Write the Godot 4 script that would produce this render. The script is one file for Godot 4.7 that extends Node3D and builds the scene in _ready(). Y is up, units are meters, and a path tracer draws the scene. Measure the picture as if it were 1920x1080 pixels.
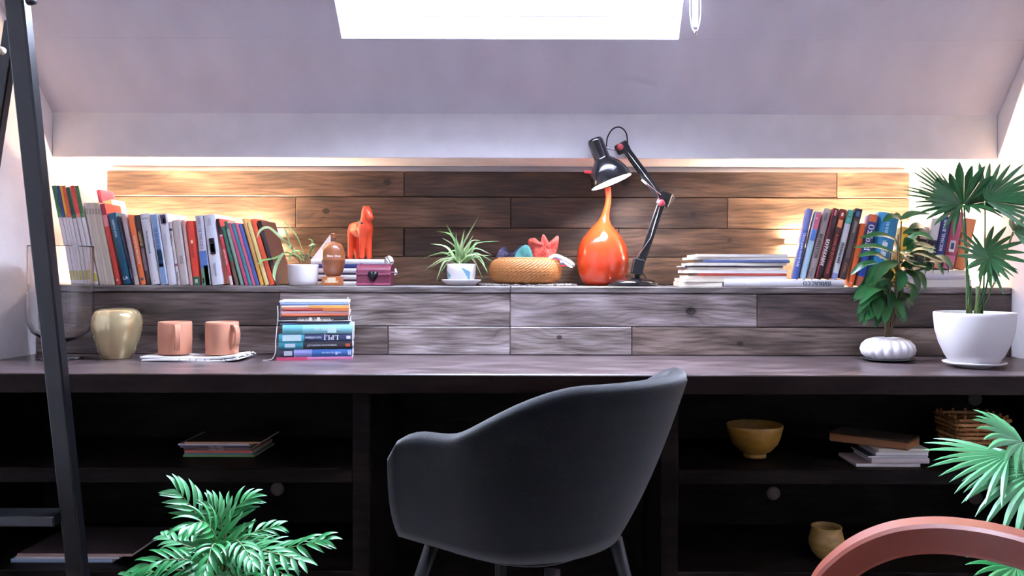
extends Node3D

# ---- camera numbers: the lens looks level along -z; principal point (1030, 510), focal length 1600 px
const F := 1600.0
const CX := 1030.0
const CY := 510.0
const EYE := 1.024
const ROLL := 0.0028

# ---- real measures of the room (metres; depth d is distance in front of the camera, z = -d)
const DESK_Y := 0.754
const DESK_D := 2.25
const LEDGE_Y := 0.9773
const LEDGE_D := 2.77
const BACK_D := 3.07
const FASCIA_D := 2.858
const LEFT_X := -1.666
const RIGHT_X := 1.501
const SHELF_Y := 0.492
const LOW_Y := 0.216

var rng := RandomNumberGenerator.new()
var M := {}
var names := {}
var uvm := Vector4(1, 1, 0, 0)
var uv_swap := false

func P(x: float, y: float, d: float) -> Vector3:
	var yy := y - (x - CX) * ROLL
	var xx := x + (y - CY) * ROLL
	return Vector3((xx - CX) / F * d, EYE - (yy - CY) / F * d, -d)

func px(x: float, d: float) -> float:
	return (x - CX) / F * d

func numbered(called: String) -> String:
	names[called] = names.get(called, 0) + 1
	return called if names[called] == 1 else "%s_%03d" % [called, names[called] - 1]

func thing(called: String, label: String, category: String, at := Vector3.ZERO, group := "", kind := "") -> Node3D:
	var o := Node3D.new()
	o.name = numbered(called)
	add_child(o)
	o.position = at
	tag(o, label, category, group, kind)
	return o

func tag(o: Node, label: String, category: String, group := "", kind := "") -> void:
	if label: o.set_meta("label", label)
	if category: o.set_meta("category", category)
	if group: o.set_meta("group", group)
	if kind: o.set_meta("kind", kind)

func put(called: String, mesh: Mesh, m: Material, parent: Node = null, label := "") -> MeshInstance3D:
	var o := MeshInstance3D.new()
	o.mesh = mesh
	o.material_override = m
	if parent == null:
		o.name = numbered(called)
		add_child(o)
	else:
		o.name = called
		parent.add_child(o, true)
	if label: o.set_meta("label", label)
	return o

func part(called: String, st: SurfaceTool, m: Material, parent: Node, label := "") -> MeshInstance3D:
	return put(called, done(st), m, parent, label)

# ---- mesh helpers
func begin(smooth := false) -> SurfaceTool:
	var st := SurfaceTool.new()
	st.begin(Mesh.PRIMITIVE_TRIANGLES)
	st.set_smooth_group(0 if smooth else -1)
	return st

func done(st: SurfaceTool) -> ArrayMesh:
	st.generate_normals()
	return st.commit()

func vert(st: SurfaceTool, p: Vector3) -> void:
	var a := p.y - p.z if not uv_swap else p.x - p.z
	var l := p.x if not uv_swap else p.y
	st.set_uv(Vector2(l * uvm.x + uvm.z, a * uvm.y + uvm.w))
	st.add_vertex(p)

func tri(st: SurfaceTool, a: Vector3, b: Vector3, c: Vector3) -> void: # counter-clockwise seen from outside
	vert(st, a); vert(st, c); vert(st, b)

func quad(st: SurfaceTool, a: Vector3, b: Vector3, c: Vector3, d: Vector3) -> void:
	tri(st, a, b, c); tri(st, a, c, d)

func quad_out(st: SurfaceTool, a: Vector3, b: Vector3, c: Vector3, d: Vector3, centre: Vector3) -> void:
	if (b - a).cross(c - a).dot((a + b + c + d) / 4.0 - centre) < 0.0: quad(st, d, c, b, a)
	else: quad(st, a, b, c, d)

func tri_out(st: SurfaceTool, a: Vector3, b: Vector3, c: Vector3, centre: Vector3) -> void:
	if (b - a).cross(c - a).dot((a + b + c) / 3.0 - centre) < 0.0: tri(st, c, b, a)
	else: tri(st, a, b, c)

# a box with chamfered edges, centred on the transform
func cbox(st: SurfaceTool, t: Transform3D, size: Vector3, b := 0.002) -> void:
	var h := size / 2.0
	b = minf(b, minf(h.x, minf(h.y, h.z)) * 0.9)
	var v := func(s: Vector3, ax: int) -> Vector3:
		var q := h - Vector3(b, b, b)
		q[ax] = h[ax]
		return t * (s * q)
	var c := t.origin
	for ax in 3:
		var u := (ax + 1) % 3
		var w := (ax + 2) % 3
		for s in [-1.0, 1.0]:
			var q := []
			for k in [[-1.0, -1.0], [1.0, -1.0], [1.0, 1.0], [-1.0, 1.0]]:
				var g := Vector3.ZERO
				g[ax] = s; g[u] = k[0]; g[w] = k[1]
				q.append(v.call(g, ax))
			quad_out(st, q[0], q[1], q[2], q[3], c)
		for su in [-1.0, 1.0]:
			for sw in [-1.0, 1.0]:
				var g0 := Vector3.ZERO
				g0[ax] = -1.0; g0[u] = su; g0[w] = sw
				var g1 := g0
				g1[ax] = 1.0
				quad_out(st, v.call(g0, u), v.call(g1, u), v.call(g1, w), v.call(g0, w), c)
	for sx in [-1.0, 1.0]:
		for sy in [-1.0, 1.0]:
			for sz in [-1.0, 1.0]:
				var g := Vector3(sx, sy, sz)
				tri_out(st, v.call(g, 0), v.call(g, 1), v.call(g, 2), c)

func block(st: SurfaceTool, lo: Vector3, hi: Vector3, b := 0.002) -> void:
	cbox(st, Transform3D(Basis(), (lo + hi) / 2.0), (hi - lo).abs(), b)

# profile: array of Vector2(radius, height); revolved round y at the transform
func lathe(st: SurfaceTool, prof: Array, seg := 32, t := Transform3D(), wob = null) -> void:
	for k in prof.size() - 1:
		for i in seg:
			var q := []
			for c in [[k, i], [k, i + 1], [k + 1, i + 1], [k + 1, i]]:
				var a: float = TAU * float(c[1] % seg) / seg
				var r: float = prof[c[0]].x
				if wob != null: r = wob.call(r, a, prof[c[0]].y)
				q.append(t * Vector3(r * cos(a), prof[c[0]].y, -r * sin(a)))
			if prof[k].x < 1e-6: tri(st, q[0], q[2], q[3])
			elif prof[k + 1].x < 1e-6: tri(st, q[0], q[1], q[2])
			else: quad(st, q[0], q[1], q[2], q[3])

func smooth_pts(p: Array, n: int) -> Array: # Catmull-Rom through the points
	var out := []
	var m := p.size()
	for i in m - 1:
		var a = p[maxi(i - 1, 0)]
		var b = p[i]
		var c = p[i + 1]
		var d = p[mini(i + 2, m - 1)]
		for k in n:
			var t := float(k) / n
			out.append(0.5 * (2.0 * b + (c - a) * t + (2.0 * a - 5.0 * b + 4.0 * c - d) * t * t + (3.0 * b - a - 3.0 * c + d) * t * t * t))
	out.append(p[m - 1])
	return out

# a tube through points, radius a number or an array
func tube(st: SurfaceTool, pts: Array, rad, seg := 8, cap := true) -> void:
	var n := pts.size()
	var rings := []
	var side := Vector3.ZERO
	for i in n:
		var t: Vector3 = (pts[mini(i + 1, n - 1)] - pts[maxi(i - 1, 0)]).normalized()
		if side == Vector3.ZERO:
			side = t.cross(Vector3.UP if absf(t.y) < 0.9 else Vector3.RIGHT).normalized()
		side = (side - t * side.dot(t)).normalized()
		var up := t.cross(side)
		var r: float = rad[i] if rad is Array else rad
		var ring := []
		for k in seg:
			var a := TAU * k / seg
			ring.append(pts[i] + (side * cos(a) + up * sin(a)) * r)
		rings.append(ring)
	for i in n - 1:
		for k in seg:
			var k2 := (k + 1) % seg
			quad(st, rings[i][k], rings[i][k2], rings[i + 1][k2], rings[i + 1][k])
	if cap:
		for k in seg:
			var k2 := (k + 1) % seg
			tri(st, rings[0][k2], rings[0][k], pts[0])
			tri(st, rings[n - 1][k], rings[n - 1][k2], pts[n - 1])

# a rectangular bar swept along points; `up` fixes the section's upright direction
func bar(st: SurfaceTool, pts: Array, w: float, h: float, up: Vector3) -> void:
	var n := pts.size()
	var rings := []
	for i in n:
		var t: Vector3 = (pts[mini(i + 1, n - 1)] - pts[maxi(i - 1, 0)]).normalized()
		var s := t.cross(up).normalized()
		var u := s.cross(t).normalized()
		var e := minf(w, h) * 0.12
		var ring := []
		for c in [[-1, -1, e, 0], [-1, -1, 0, e], [-1, 1, 0, -e], [-1, 1, e, 0], [1, 1, -e, 0], [1, 1, 0, -e], [1, -1, 0, e], [1, -1, -e, 0]]:
			ring.append(pts[i] + s * (c[0] * w / 2.0 + c[2]) + u * (c[1] * h / 2.0 + c[3]))
		rings.append(ring)
	for i in n - 1:
		for k in 8:
			var k2 := (k + 1) % 8
			st.set_smooth_group(k + 1)
			quad_out(st, rings[i][k], rings[i][k2], rings[i + 1][k2], rings[i + 1][k], (pts[i] + pts[i + 1]) / 2.0)
	st.set_smooth_group(-1)
	for e in [0, n - 1]:
		for k in 8:
			tri_out(st, rings[e][k], rings[e][(k + 1) % 8], pts[e], pts[1] if e == 0 else pts[n - 2])

# a leaf blade along points; widths follow a profile, with a V fold along the rib
func blade(pts: Array, w: float, nrm: Vector3, fold := 0.25, belly := 0.45, sub := 3) -> ArrayMesh:
	var st := begin(true)
	var p := smooth_pts(pts, sub)
	var n := p.size()
	var rows := []
	for i in n:
		var t: Vector3 = (p[mini(i + 1, n - 1)] - p[maxi(i - 1, 0)]).normalized()
		var s := t.cross(nrm)
		if s.length() < 0.05: s = t.cross(Vector3.BACK)
		s = s.normalized()
		var u := s.cross(t).normalized()
		var f := float(i) / (n - 1)
		var k := f / belly if f < belly else (1.0 - f) / (1.0 - belly)
		var ww := w * 0.5 * (sin(minf(k, 1.0) * PI / 2.0) * 0.9 + 0.1 if f < belly else sin(k * PI / 2.0) + 0.01)
		rows.append([p[i] - s * ww + u * ww * fold, p[i], p[i] + s * ww + u * ww * fold])
	for i in n - 1:
		for k in 2:
			quad(st, rows[i][k], rows[i][k + 1], rows[i + 1][k + 1], rows[i + 1][k])
	return done(st)

# a fan palm leaf: n pleated segments joined near the hub, free at the tips
func fan(hub: Vector3, fwd: Vector3, nrm: Vector3, R: float, n: int, spread: float, split: float, droop: float, cup: float) -> ArrayMesh:
	var st := begin(false)
	fwd = fwd.normalized()
	var side := fwd.cross(nrm).normalized()
	nrm = side.cross(fwd).normalized()
	var half := deg_to_rad(spread) / n / 2.0
	for i in n:
		var a := -deg_to_rad(spread) / 2.0 + half * (2 * i + 1)
		var ri := R * (0.72 + 0.28 * cos(a * 0.62)) * rng.randf_range(0.9, 1.06)
		var bend := rng.randf_range(-0.04, 0.04)
		var rows := []
		for t in [0.03, 0.25, split, split + (1.0 - split) * 0.4, split + (1.0 - split) * 0.75, 1.0]:
			var w: float = half
			if t > split: w = half * lerpf(1.0, split / t, 0.5) * pow(maxf(0.004, 1.0 - (t - split) / (1.0 - split)), 0.75)
			var row := []
			for k in [-1.0, 0.0, 1.0]:
				var aa: float = a + k * w + bend * maxf(0.0, t - split)
				var d := fwd * cos(aa) + side * sin(aa)
				var lift: float = (0.0 if k == 0.0 else -1.0) * w * ri * t * 0.55
				row.append(hub + d * ri * t + nrm * (lift + cup * R * t * t) + Vector3(0, -droop * R * t * t * t, 0))
			rows.append(row)
		for j in rows.size() - 1:
			for k in 2:
				quad(st, rows[j][k], rows[j][k + 1], rows[j + 1][k + 1], rows[j + 1][k])
	return done(st)

# surface nets over a smooth union of tapered capsules: bones are [a, b, ra, rb]
func flesh(bones: Array, blend: float, cell: float) -> ArrayMesh:
	var lo := Vector3(1e9, 1e9, 1e9)
	var hi := -lo
	for b in bones:
		for k in 2:
			var r: float = b[2 + k] + 2.5 * cell
			lo = lo.min(b[k] - Vector3(r, r, r))
			hi = hi.max(b[k] + Vector3(r, r, r))
	var nx := int((hi.x - lo.x) / cell) + 2
	var ny := int((hi.y - lo.y) / cell) + 2
	var nz := int((hi.z - lo.z) / cell) + 2
	var g := PackedFloat32Array()
	g.resize(nx * ny * nz)
	for z in nz:
		for y in ny:
			for x in nx:
				var p := lo + Vector3(x, y, z) * cell
				var d := 1e3
				for b in bones:
					var ab: Vector3 = b[1] - b[0]
					var t := clampf((p - b[0]).dot(ab) / ab.length_squared(), 0.0, 1.0)
					var e: float = (p - b[0] - ab * t).length() - lerpf(b[2], b[3], t)
					var h := maxf(blend - absf(d - e), 0.0) / blend
					d = minf(d, e) - h * h * blend * 0.25
				g[(z * ny + y) * nx + x] = d
	var at := {}
	for z in nz - 1:
		for y in ny - 1:
			for x in nx - 1:
				var s := Vector3.ZERO
				var n := 0
				for e in [[0, 0, 0, 0], [0, 1, 0, 0], [0, 0, 1, 0], [0, 1, 1, 0], [1, 0, 0, 0], [1, 1, 0, 0], [1, 0, 1, 0], [1, 1, 1, 0], [2, 0, 0, 0], [2, 1, 0, 0], [2, 0, 1, 0], [2, 1, 1, 0]]:
					var c0 := Vector3i(x, y, z)
					c0[(e[0] + 1) % 3] += e[1]
					c0[(e[0] + 2) % 3] += e[2]
					var c1 := c0
					c1[e[0]] += 1
					var d0 := g[(c0.z * ny + c0.y) * nx + c0.x]
					var d1 := g[(c1.z * ny + c1.y) * nx + c1.x]
					if (d0 < 0.0) != (d1 < 0.0):
						s += Vector3(c0).lerp(Vector3(c1), d0 / (d0 - d1))
						n += 1
				if n: at[(z * ny + y) * nx + x] = lo + s / n * cell
	var st := begin(true)
	for key in at:
		var x: int = key % nx
		var y: int = (key / nx) % ny
		var z: int = key / (nx * ny)
		for ax in 3:
			var c := Vector3i(x, y, z)
			if c[(ax + 1) % 3] == 0 or c[(ax + 2) % 3] == 0: continue
			var c1 := c
			c1[ax] += 1
			var d0 := g[(c.z * ny + c.y) * nx + c.x]
			var d1 := g[(c1.z * ny + c1.y) * nx + c1.x]
			if (d0 < 0.0) == (d1 < 0.0): continue
			var q := []
			for o in [[0, 0], [1, 0], [1, 1], [0, 1]]:
				var cc := c
				cc[(ax + 1) % 3] -= o[0]
				cc[(ax + 2) % 3] -= o[1]
				q.append(at.get((cc.z * ny + cc.y) * nx + cc.x))
			if null in q: continue
			if d0 < 0.0: quad(st, q[0], q[1], q[2], q[3])
			else: quad(st, q[3], q[2], q[1], q[0])
	return done(st)

# ---- materials
func mat(c: Color, rough := 0.6, metal := 0.0, more := {}) -> StandardMaterial3D:
	var m := StandardMaterial3D.new()
	m.albedo_color = c
	m.roughness = rough
	m.metallic = metal
	for k in more: m.set(k, more[k])
	return m

func hexm(h: String, rough := 0.55) -> StandardMaterial3D:
	var key := h + str(rough)
	if not M.has(key): M[key] = mat(Color(h), rough)
	return M[key]

# wood: growth rings pushed round knots, fine fibre and soft patches, as a grey print that the colour tints
func wood_print(w: int, h: int, sd: int, contrast: float, rings: float, knots: Array, saw: float) -> ImageTexture:
	var n := FastNoiseLite.new()
	n.seed = sd
	n.frequency = 1.0
	n.fractal_octaves = 2
	var data := PackedByteArray()
	data.resize(w * h * 3)
	var at := 0
	for j in h:
		var v := 0.5 * j / h
		for i in w:
			var u := 2.0 * i / w
			var a := TAU * i / w
			var cu := cos(a) * 0.32
			var su := sin(a) * 0.32
			var q := v + 0.04 * n.get_noise_3d(cu * 2.4, su * 2.4, v * 6.0)
			var dark := 0.0
			for k in knots:
				var du := absf(u - k.x)
				if du > 1.0: du = 2.0 - du
				if du > k.z * 9.0: continue
				var dv: float = v - k.y
				if absf(dv) > k.z * 5.0: continue
				var e: float = exp(-du * du / (12.0 * k.z * k.z) - dv * dv / (5.0 * k.z * k.z))
				q += signf(dv) * k.z * 1.4 * e * (1.0 - exp(-absf(dv) / k.z))
				var r: float = sqrt(du * du * 0.6 + dv * dv) / k.z
				if r < 1.5: dark = maxf(dark, smoothstep(1.1, 0.55, r) * (0.75 + 0.25 * sin(r * 14.0)))
			var ring := 0.6 - 1.6 * pow(1.0 - absf(sin(q * rings * PI + 1.2 * n.get_noise_3d(cu * 5.0, su * 5.0, v * 3.0))), 2.0)
			var fibre := n.get_noise_3d(cu * 14.0, su * 14.0, v * 330.0)
			var patch := n.get_noise_3d(cu * 4.0 + 7.0, su * 4.0, v * 13.0)
			var streak := n.get_noise_3d(cu * 5.0 - 9.0, su * 5.0, v * 75.0)
			var cut := n.get_noise_2d(i * 0.55, j * 0.02) * saw
			var g := 0.66 + contrast * (0.1 * ring + 0.16 * fibre + 0.38 * patch + 0.24 * streak + cut)
			g *= 1.0 - 0.72 * dark
			g = clampf(g, 0.08, 1.0)
			data[at] = int(255.0 * g)
			data[at + 1] = int(255.0 * pow(g, 1.06))
			data[at + 2] = int(255.0 * pow(g, 1.14))
			at += 3
	return ImageTexture.create_from_image(Image.create_from_data(w, h, false, Image.FORMAT_RGB8, data))

func grain(sd: int, freq: float, lo: float, hi: float, size := 256) -> NoiseTexture2D:
	var n := FastNoiseLite.new()
	n.seed = sd
	n.frequency = freq
	n.fractal_octaves = 4
	var t := NoiseTexture2D.new()
	t.width = size; t.height = size
	t.seamless = true
	t.noise = n
	var g := Gradient.new()
	g.set_color(0, Color(lo, lo, lo)); g.set_color(1, Color(hi, hi, hi))
	t.color_ramp = g
	return t
func _ready() -> void:
	rng.seed = 20240611
	setup_view()
	materials()
	structure()
	desk_and_boards()
	led_strips()
	left_books()
	right_books()
	ledge_things()
	desk_lamp()
	desk_things()
	desk_plants()
	shelf_things()
	office_chair()
	ladder()
	floor_palms()
	bentwood_chair()

func setup_view() -> void:
	var cam := Camera3D.new()
	cam.name = "camera"
	cam.projection = Camera3D.PROJECTION_FRUSTUM
	cam.near = 0.05
	cam.far = 60.0
	cam.size = 1080.0 / F * cam.near
	cam.frustum_offset = Vector2(960.0 - CX, CY - 540.0) / F * cam.near
	cam.position = Vector3(0, EYE, 0)
	cam.rotation.z = ROLL
	add_child(cam)
	cam.current = true
	var e := Environment.new()
	e.background_mode = Environment.BG_SKY
	var sm := ProceduralSkyMaterial.new()
	sm.sky_top_color = Color(0.84, 0.89, 1.0)
	sm.sky_horizon_color = Color(0.86, 0.9, 1.0)
	sm.ground_horizon_color = Color(0.55, 0.55, 0.55)
	sm.ground_bottom_color = Color(0.35, 0.35, 0.35)
	sm.sun_angle_max = 0.0
	var sky := Sky.new()
	sky.sky_material = sm
	e.sky = sky
	e.background_energy_multiplier = SKY_LIGHT
	e.tonemap_mode = Environment.TONE_MAPPER_LINEAR
	e.tonemap_exposure = EXPOSURE
	e.sdfgi_enabled = true
	e.ssao_enabled = true
	e.ssil_enabled = true
	var we := WorldEnvironment.new()
	we.name = "surroundings"
	we.environment = e
	add_child(we)

const SKY_LIGHT := 60.0
const EXPOSURE := 1.55

func materials() -> void:
	var planks := wood_print(2048, 512, 5, 0.8, 60.0, [Vector3(0.25, 0.05, 0.013), Vector3(0.9, 0.045, 0.010), Vector3(1.45, 0.155, 0.014), Vector3(0.6, 0.165, 0.008), Vector3(1.1, 0.255, 0.016), Vector3(0.2, 0.36, 0.012), Vector3(1.7, 0.345, 0.015), Vector3(0.75, 0.455, 0.011), Vector3(1.3, 0.46, 0.008)], 0.03)
	var dark := wood_print(512, 256, 11, 0.55, 30.0, [], 0.05)
	M.plank = []
	for c in ["765c4a", "6a503f", "7e634d", "624b3c"]:
		M.plank.append(mat(Color(c), 0.62, 0.0, {"albedo_texture": planks, "heightmap_enabled": true, "heightmap_texture": planks, "heightmap_scale": 0.08}))
	M.board = []  # stain differs per board; end boards also darkened, painting in the skylight falloff
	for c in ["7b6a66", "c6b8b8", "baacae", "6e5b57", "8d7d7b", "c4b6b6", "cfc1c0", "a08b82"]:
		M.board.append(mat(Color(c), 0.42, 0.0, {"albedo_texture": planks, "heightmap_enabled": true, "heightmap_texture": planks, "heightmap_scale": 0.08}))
	M.ledge = mat(Color("a39a9c"), 0.36, 0.0, {"albedo_texture": planks})
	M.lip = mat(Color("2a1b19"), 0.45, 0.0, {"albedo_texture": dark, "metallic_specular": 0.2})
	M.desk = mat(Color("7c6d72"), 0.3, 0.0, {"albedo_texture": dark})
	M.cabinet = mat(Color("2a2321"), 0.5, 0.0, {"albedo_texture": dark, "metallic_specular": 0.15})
	M.knob = mat(Color("6a5850"), 0.5)
	var plaster := grain(3, 0.02, 0.93, 1.0)
	M.wall = mat(Color("eeebee"), 0.85, 0.0, {"albedo_texture": plaster, "uv1_triplanar": true, "uv1_world_triplanar": true})
	M.ceiling = mat(Color("d9d6e2"), 0.9, 0.0, {"albedo_texture": plaster, "uv1_triplanar": true, "uv1_world_triplanar": true})
	M.floor = mat(Color("80746c"), 0.45, 0.0, {"albedo_texture": dark})
	M.white_paint = mat(Color("f2f2f2"), 0.5)
	M.pane = mat(Color(1, 1, 1, 0.05), 0.0, 0.0, {"transparency": BaseMaterial3D.TRANSPARENCY_ALPHA})
	M.glass = mat(Color(1.0, 1.0, 1.0, 0.0), 0.0, 0.0, {"refraction_enabled": true, "refraction_scale": 0.05})
	M.paper = mat(Color("efe6d6"), 0.9)
	M.paper_white = mat(Color("f2efec"), 0.85)
	M.black = mat(Color("17171a"), 0.35)
	M.gloss_black = mat(Color("101014"), 0.16, 0.0, {"clearcoat_enabled": true, "clearcoat": 0.6, "clearcoat_roughness": 0.1})
	M.chrome = mat(Color("d8d8dc"), 0.2, 1.0)
	M.ladder = mat(Color("0c0c0f"), 0.28, 0.0, {"metallic_specular": 0.45})
	M.white_glaze = mat(Color("eeecee"), 0.18, 0.0, {"clearcoat_enabled": true, "clearcoat": 0.5})
	M.white_matt = mat(Color("dfdbdc"), 0.5)
	M.soil = mat(Color("2e2019"), 0.95, 0.0, {"heightmap_enabled": true, "heightmap_texture": grain(8, 0.08, 0.0, 1.0), "heightmap_scale": 0.5, "uv1_triplanar": true, "uv1_scale": Vector3(8, 8, 8)})
	M.leaf = leaf_mat("275c30", 0.38)
	M.leaf_dark = leaf_mat("1c4f28", 0.34)
	M.leaf_light = leaf_mat("6f9a58", 0.45)
	M.leaf_pale = leaf_mat("a7bd84", 0.5)
	M.leaf_olive = leaf_mat("7f9465", 0.5)
	M.palm = leaf_mat("20763a", 0.42)
	M.palm_light = leaf_mat("4b905c", 0.44)
	M.stem = mat(Color("5d7440"), 0.55)
	M.stem_brown = mat(Color("6d5a40"), 0.7)

func leaf_mat(h: String, r: float) -> StandardMaterial3D:
	return mat(Color(h), r, 0.0, {"backlight_enabled": true, "backlight": Color(h) * 0.4})

func struct(called: String, st: SurfaceTool, m: Material, label: String) -> MeshInstance3D:
	var o := put(called, done(st), m)
	tag(o, label, "", "", "structure")
	return o

func slope(s: float, x: float, n: float) -> Vector3: # s metres up the sloping ceiling from the fascia, n outwards
	return Vector3(x, 1.5536 + (s + n) / sqrt(2.0), -FASCIA_D + (s - n) / sqrt(2.0))

func slab(st: SurfaceTool, s0: float, s1: float, x0: float, x1: float, n0: float, n1: float) -> void:
	var c := slope((s0 + s1) / 2, (x0 + x1) / 2, (n0 + n1) / 2)
	var b := Basis(Vector3.RIGHT, Vector3(0, 1, -1).normalized(), Vector3(0, 1, 1).normalized())
	cbox(st, Transform3D(b, c), Vector3(x1 - x0, n1 - n0, s1 - s0), 0.0005)

func structure() -> void:
	var st := begin()
	uvm = Vector4(0.5, 2, 0, 0)
	block(st, Vector3(LEFT_X - 0.1, -0.08, -3.2), Vector3(RIGHT_X + 0.1, 0, 2.7), 0.001)
	struct("floor", st, M.floor, "brown wooden floor under the desk")
	st = begin()
	block(st, Vector3(LEFT_X - 0.12, 0, -3.2), Vector3(LEFT_X, 3.0, 2.7), 0.001)
	struct("wall_left", st, M.wall, "white side wall behind the dark ladder")
	st = begin()
	block(st, Vector3(RIGHT_X, 0, -3.2), Vector3(RIGHT_X + 0.12, 3.0, 2.7), 0.001)
	struct("wall_right", st, M.wall, "white side wall beside the big potted palm")
	st = begin()
	block(st, Vector3(LEFT_X, 0, -3.21), Vector3(RIGHT_X, 1.56, -BACK_D - 0.021), 0.001)
	struct("wall_back", st, M.wall, "white back wall of the lit niche")
	st = begin()
	block(st, Vector3(LEFT_X, 1.4045, -BACK_D - 0.02), Vector3(RIGHT_X, 1.68, -FASCIA_D), 0.002)
	struct("trim_1", st, M.wall, "white boxed fascia above the lit niche")
	# the wall behind the camera closes the room
	st = begin()
	block(st, Vector3(LEFT_X, 0, 2.6), Vector3(RIGHT_X, 3.0, 2.7), 0.001)
	struct("wall_front", st, M.wall, "white wall behind the camera")
	var wn: Node3D
	# sloping ceiling with the skylight opening, then the flat part
	var ce := Node3D.new()
	ce.name = "ceiling"
	add_child(ce)
	tag(ce, "pale sloping attic ceiling round the skylight", "", "", "structure")
	var s0 := 0.2786
	var s1 := 1.42
	var xl := -0.6486
	var xr := 0.4008
	var top := 1.76
	st = begin()
	slab(st, -0.05, s0, LEFT_X, RIGHT_X, 0, 0.16)
	slab(st, s1, top, LEFT_X, RIGHT_X, 0, 0.16)
	slab(st, s0, s1, LEFT_X, xl, 0, 0.16)
	slab(st, s0, s1, xr, RIGHT_X, 0, 0.16)
	part("slope_panel", st, M.ceiling, ce)
	st = begin()
	var e := slope(top, 0, 0)
	block(st, Vector3(LEFT_X, e.y - 0.02, e.z - 0.12), Vector3(RIGHT_X, e.y + 0.12, 2.7), 0.001)
	part("flat_panel", st, M.ceiling, ce)
	wn = Node3D.new()
	wn.name = "window_1"
	add_child(wn)
	tag(wn, "bright white skylight in the sloping ceiling", "", "", "structure")
	st = begin()
	slab(st, s0, s0 + 0.015, xl, xr, 0.14, 0.17)
	slab(st, s1 - 0.015, s1, xl, xr, 0.14, 0.17)
	slab(st, s0 + 0.015, s1 - 0.015, xl, xl + 0.015, 0.14, 0.17)
	slab(st, s0 + 0.015, s1 - 0.015, xr - 0.015, xr, 0.14, 0.17)
	part("window_frame", st, M.white_paint, wn)
	st = begin()
	slab(st, s0 + 0.015, s1 - 0.015, xl + 0.015, xr - 0.015, 0.15, 0.154)
	part("pane", st, M.pane, wn)
	# pull chain of the skylight
	var hook := slope(0.46, 0.43, 0.0)
	var ch := thing("pull_chain", "white looped pull chain hanging beside the skylight", "chain", hook)
	st = begin(true)
	var lp := []
	for k in 25:
		var a := TAU * k / 24.0
		lp.append(Vector3(0.016 * sin(a), -0.075 + 0.085 * cos(a) * (1.0 if cos(a) > 0 else 0.8), 0.01))
	tube(st, lp, 0.0022, 6, false)
	part("loop", st, M.white_paint, ch)
	st = begin()
	block(st, Vector3(-0.009, -0.13, 0.006), Vector3(0.009, 0.004, 0.009), 0.001)
	part("guide_plate", st, M.white_matt, ch)
	st = begin(true)
	lathe(st, [Vector2(0, -0.152), Vector2(0.004, -0.15), Vector2(0.004, -0.14), Vector2(0, -0.138)], 10, Transform3D(Basis(), Vector3(0, 0, 0.01)))
	part("weight", st, M.chrome, ch)

func plank_row(parent: Node, called: String, xs: Array, y0: float, y1: float, z: float, th: float, mats: Array, row: int) -> void:
	for i in xs.size() - 1:
		var st := begin()
		uvm = Vector4(0.5, 2.0, rng.randf(), 0.0)
		uvm.w = 0.2 * ((row * 2 + i) % 5) - 2.0 * ((y0 - z) - 0.0) + 0.005 * i
		var proud := rng.randf_range(0.0, 0.003)
		block(st, Vector3(xs[i] + 0.0007, y0 + 0.0009, z - th), Vector3(xs[i + 1] - 0.0007, y1 - 0.0009, z + proud), 0.0022)
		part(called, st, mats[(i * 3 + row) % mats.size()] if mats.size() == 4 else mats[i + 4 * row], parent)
	uvm = Vector4(1, 1, 0, 0)

func pxs(a: Array, d: float) -> Array:
	return a.map(func(v): return px(v, d))

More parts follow.
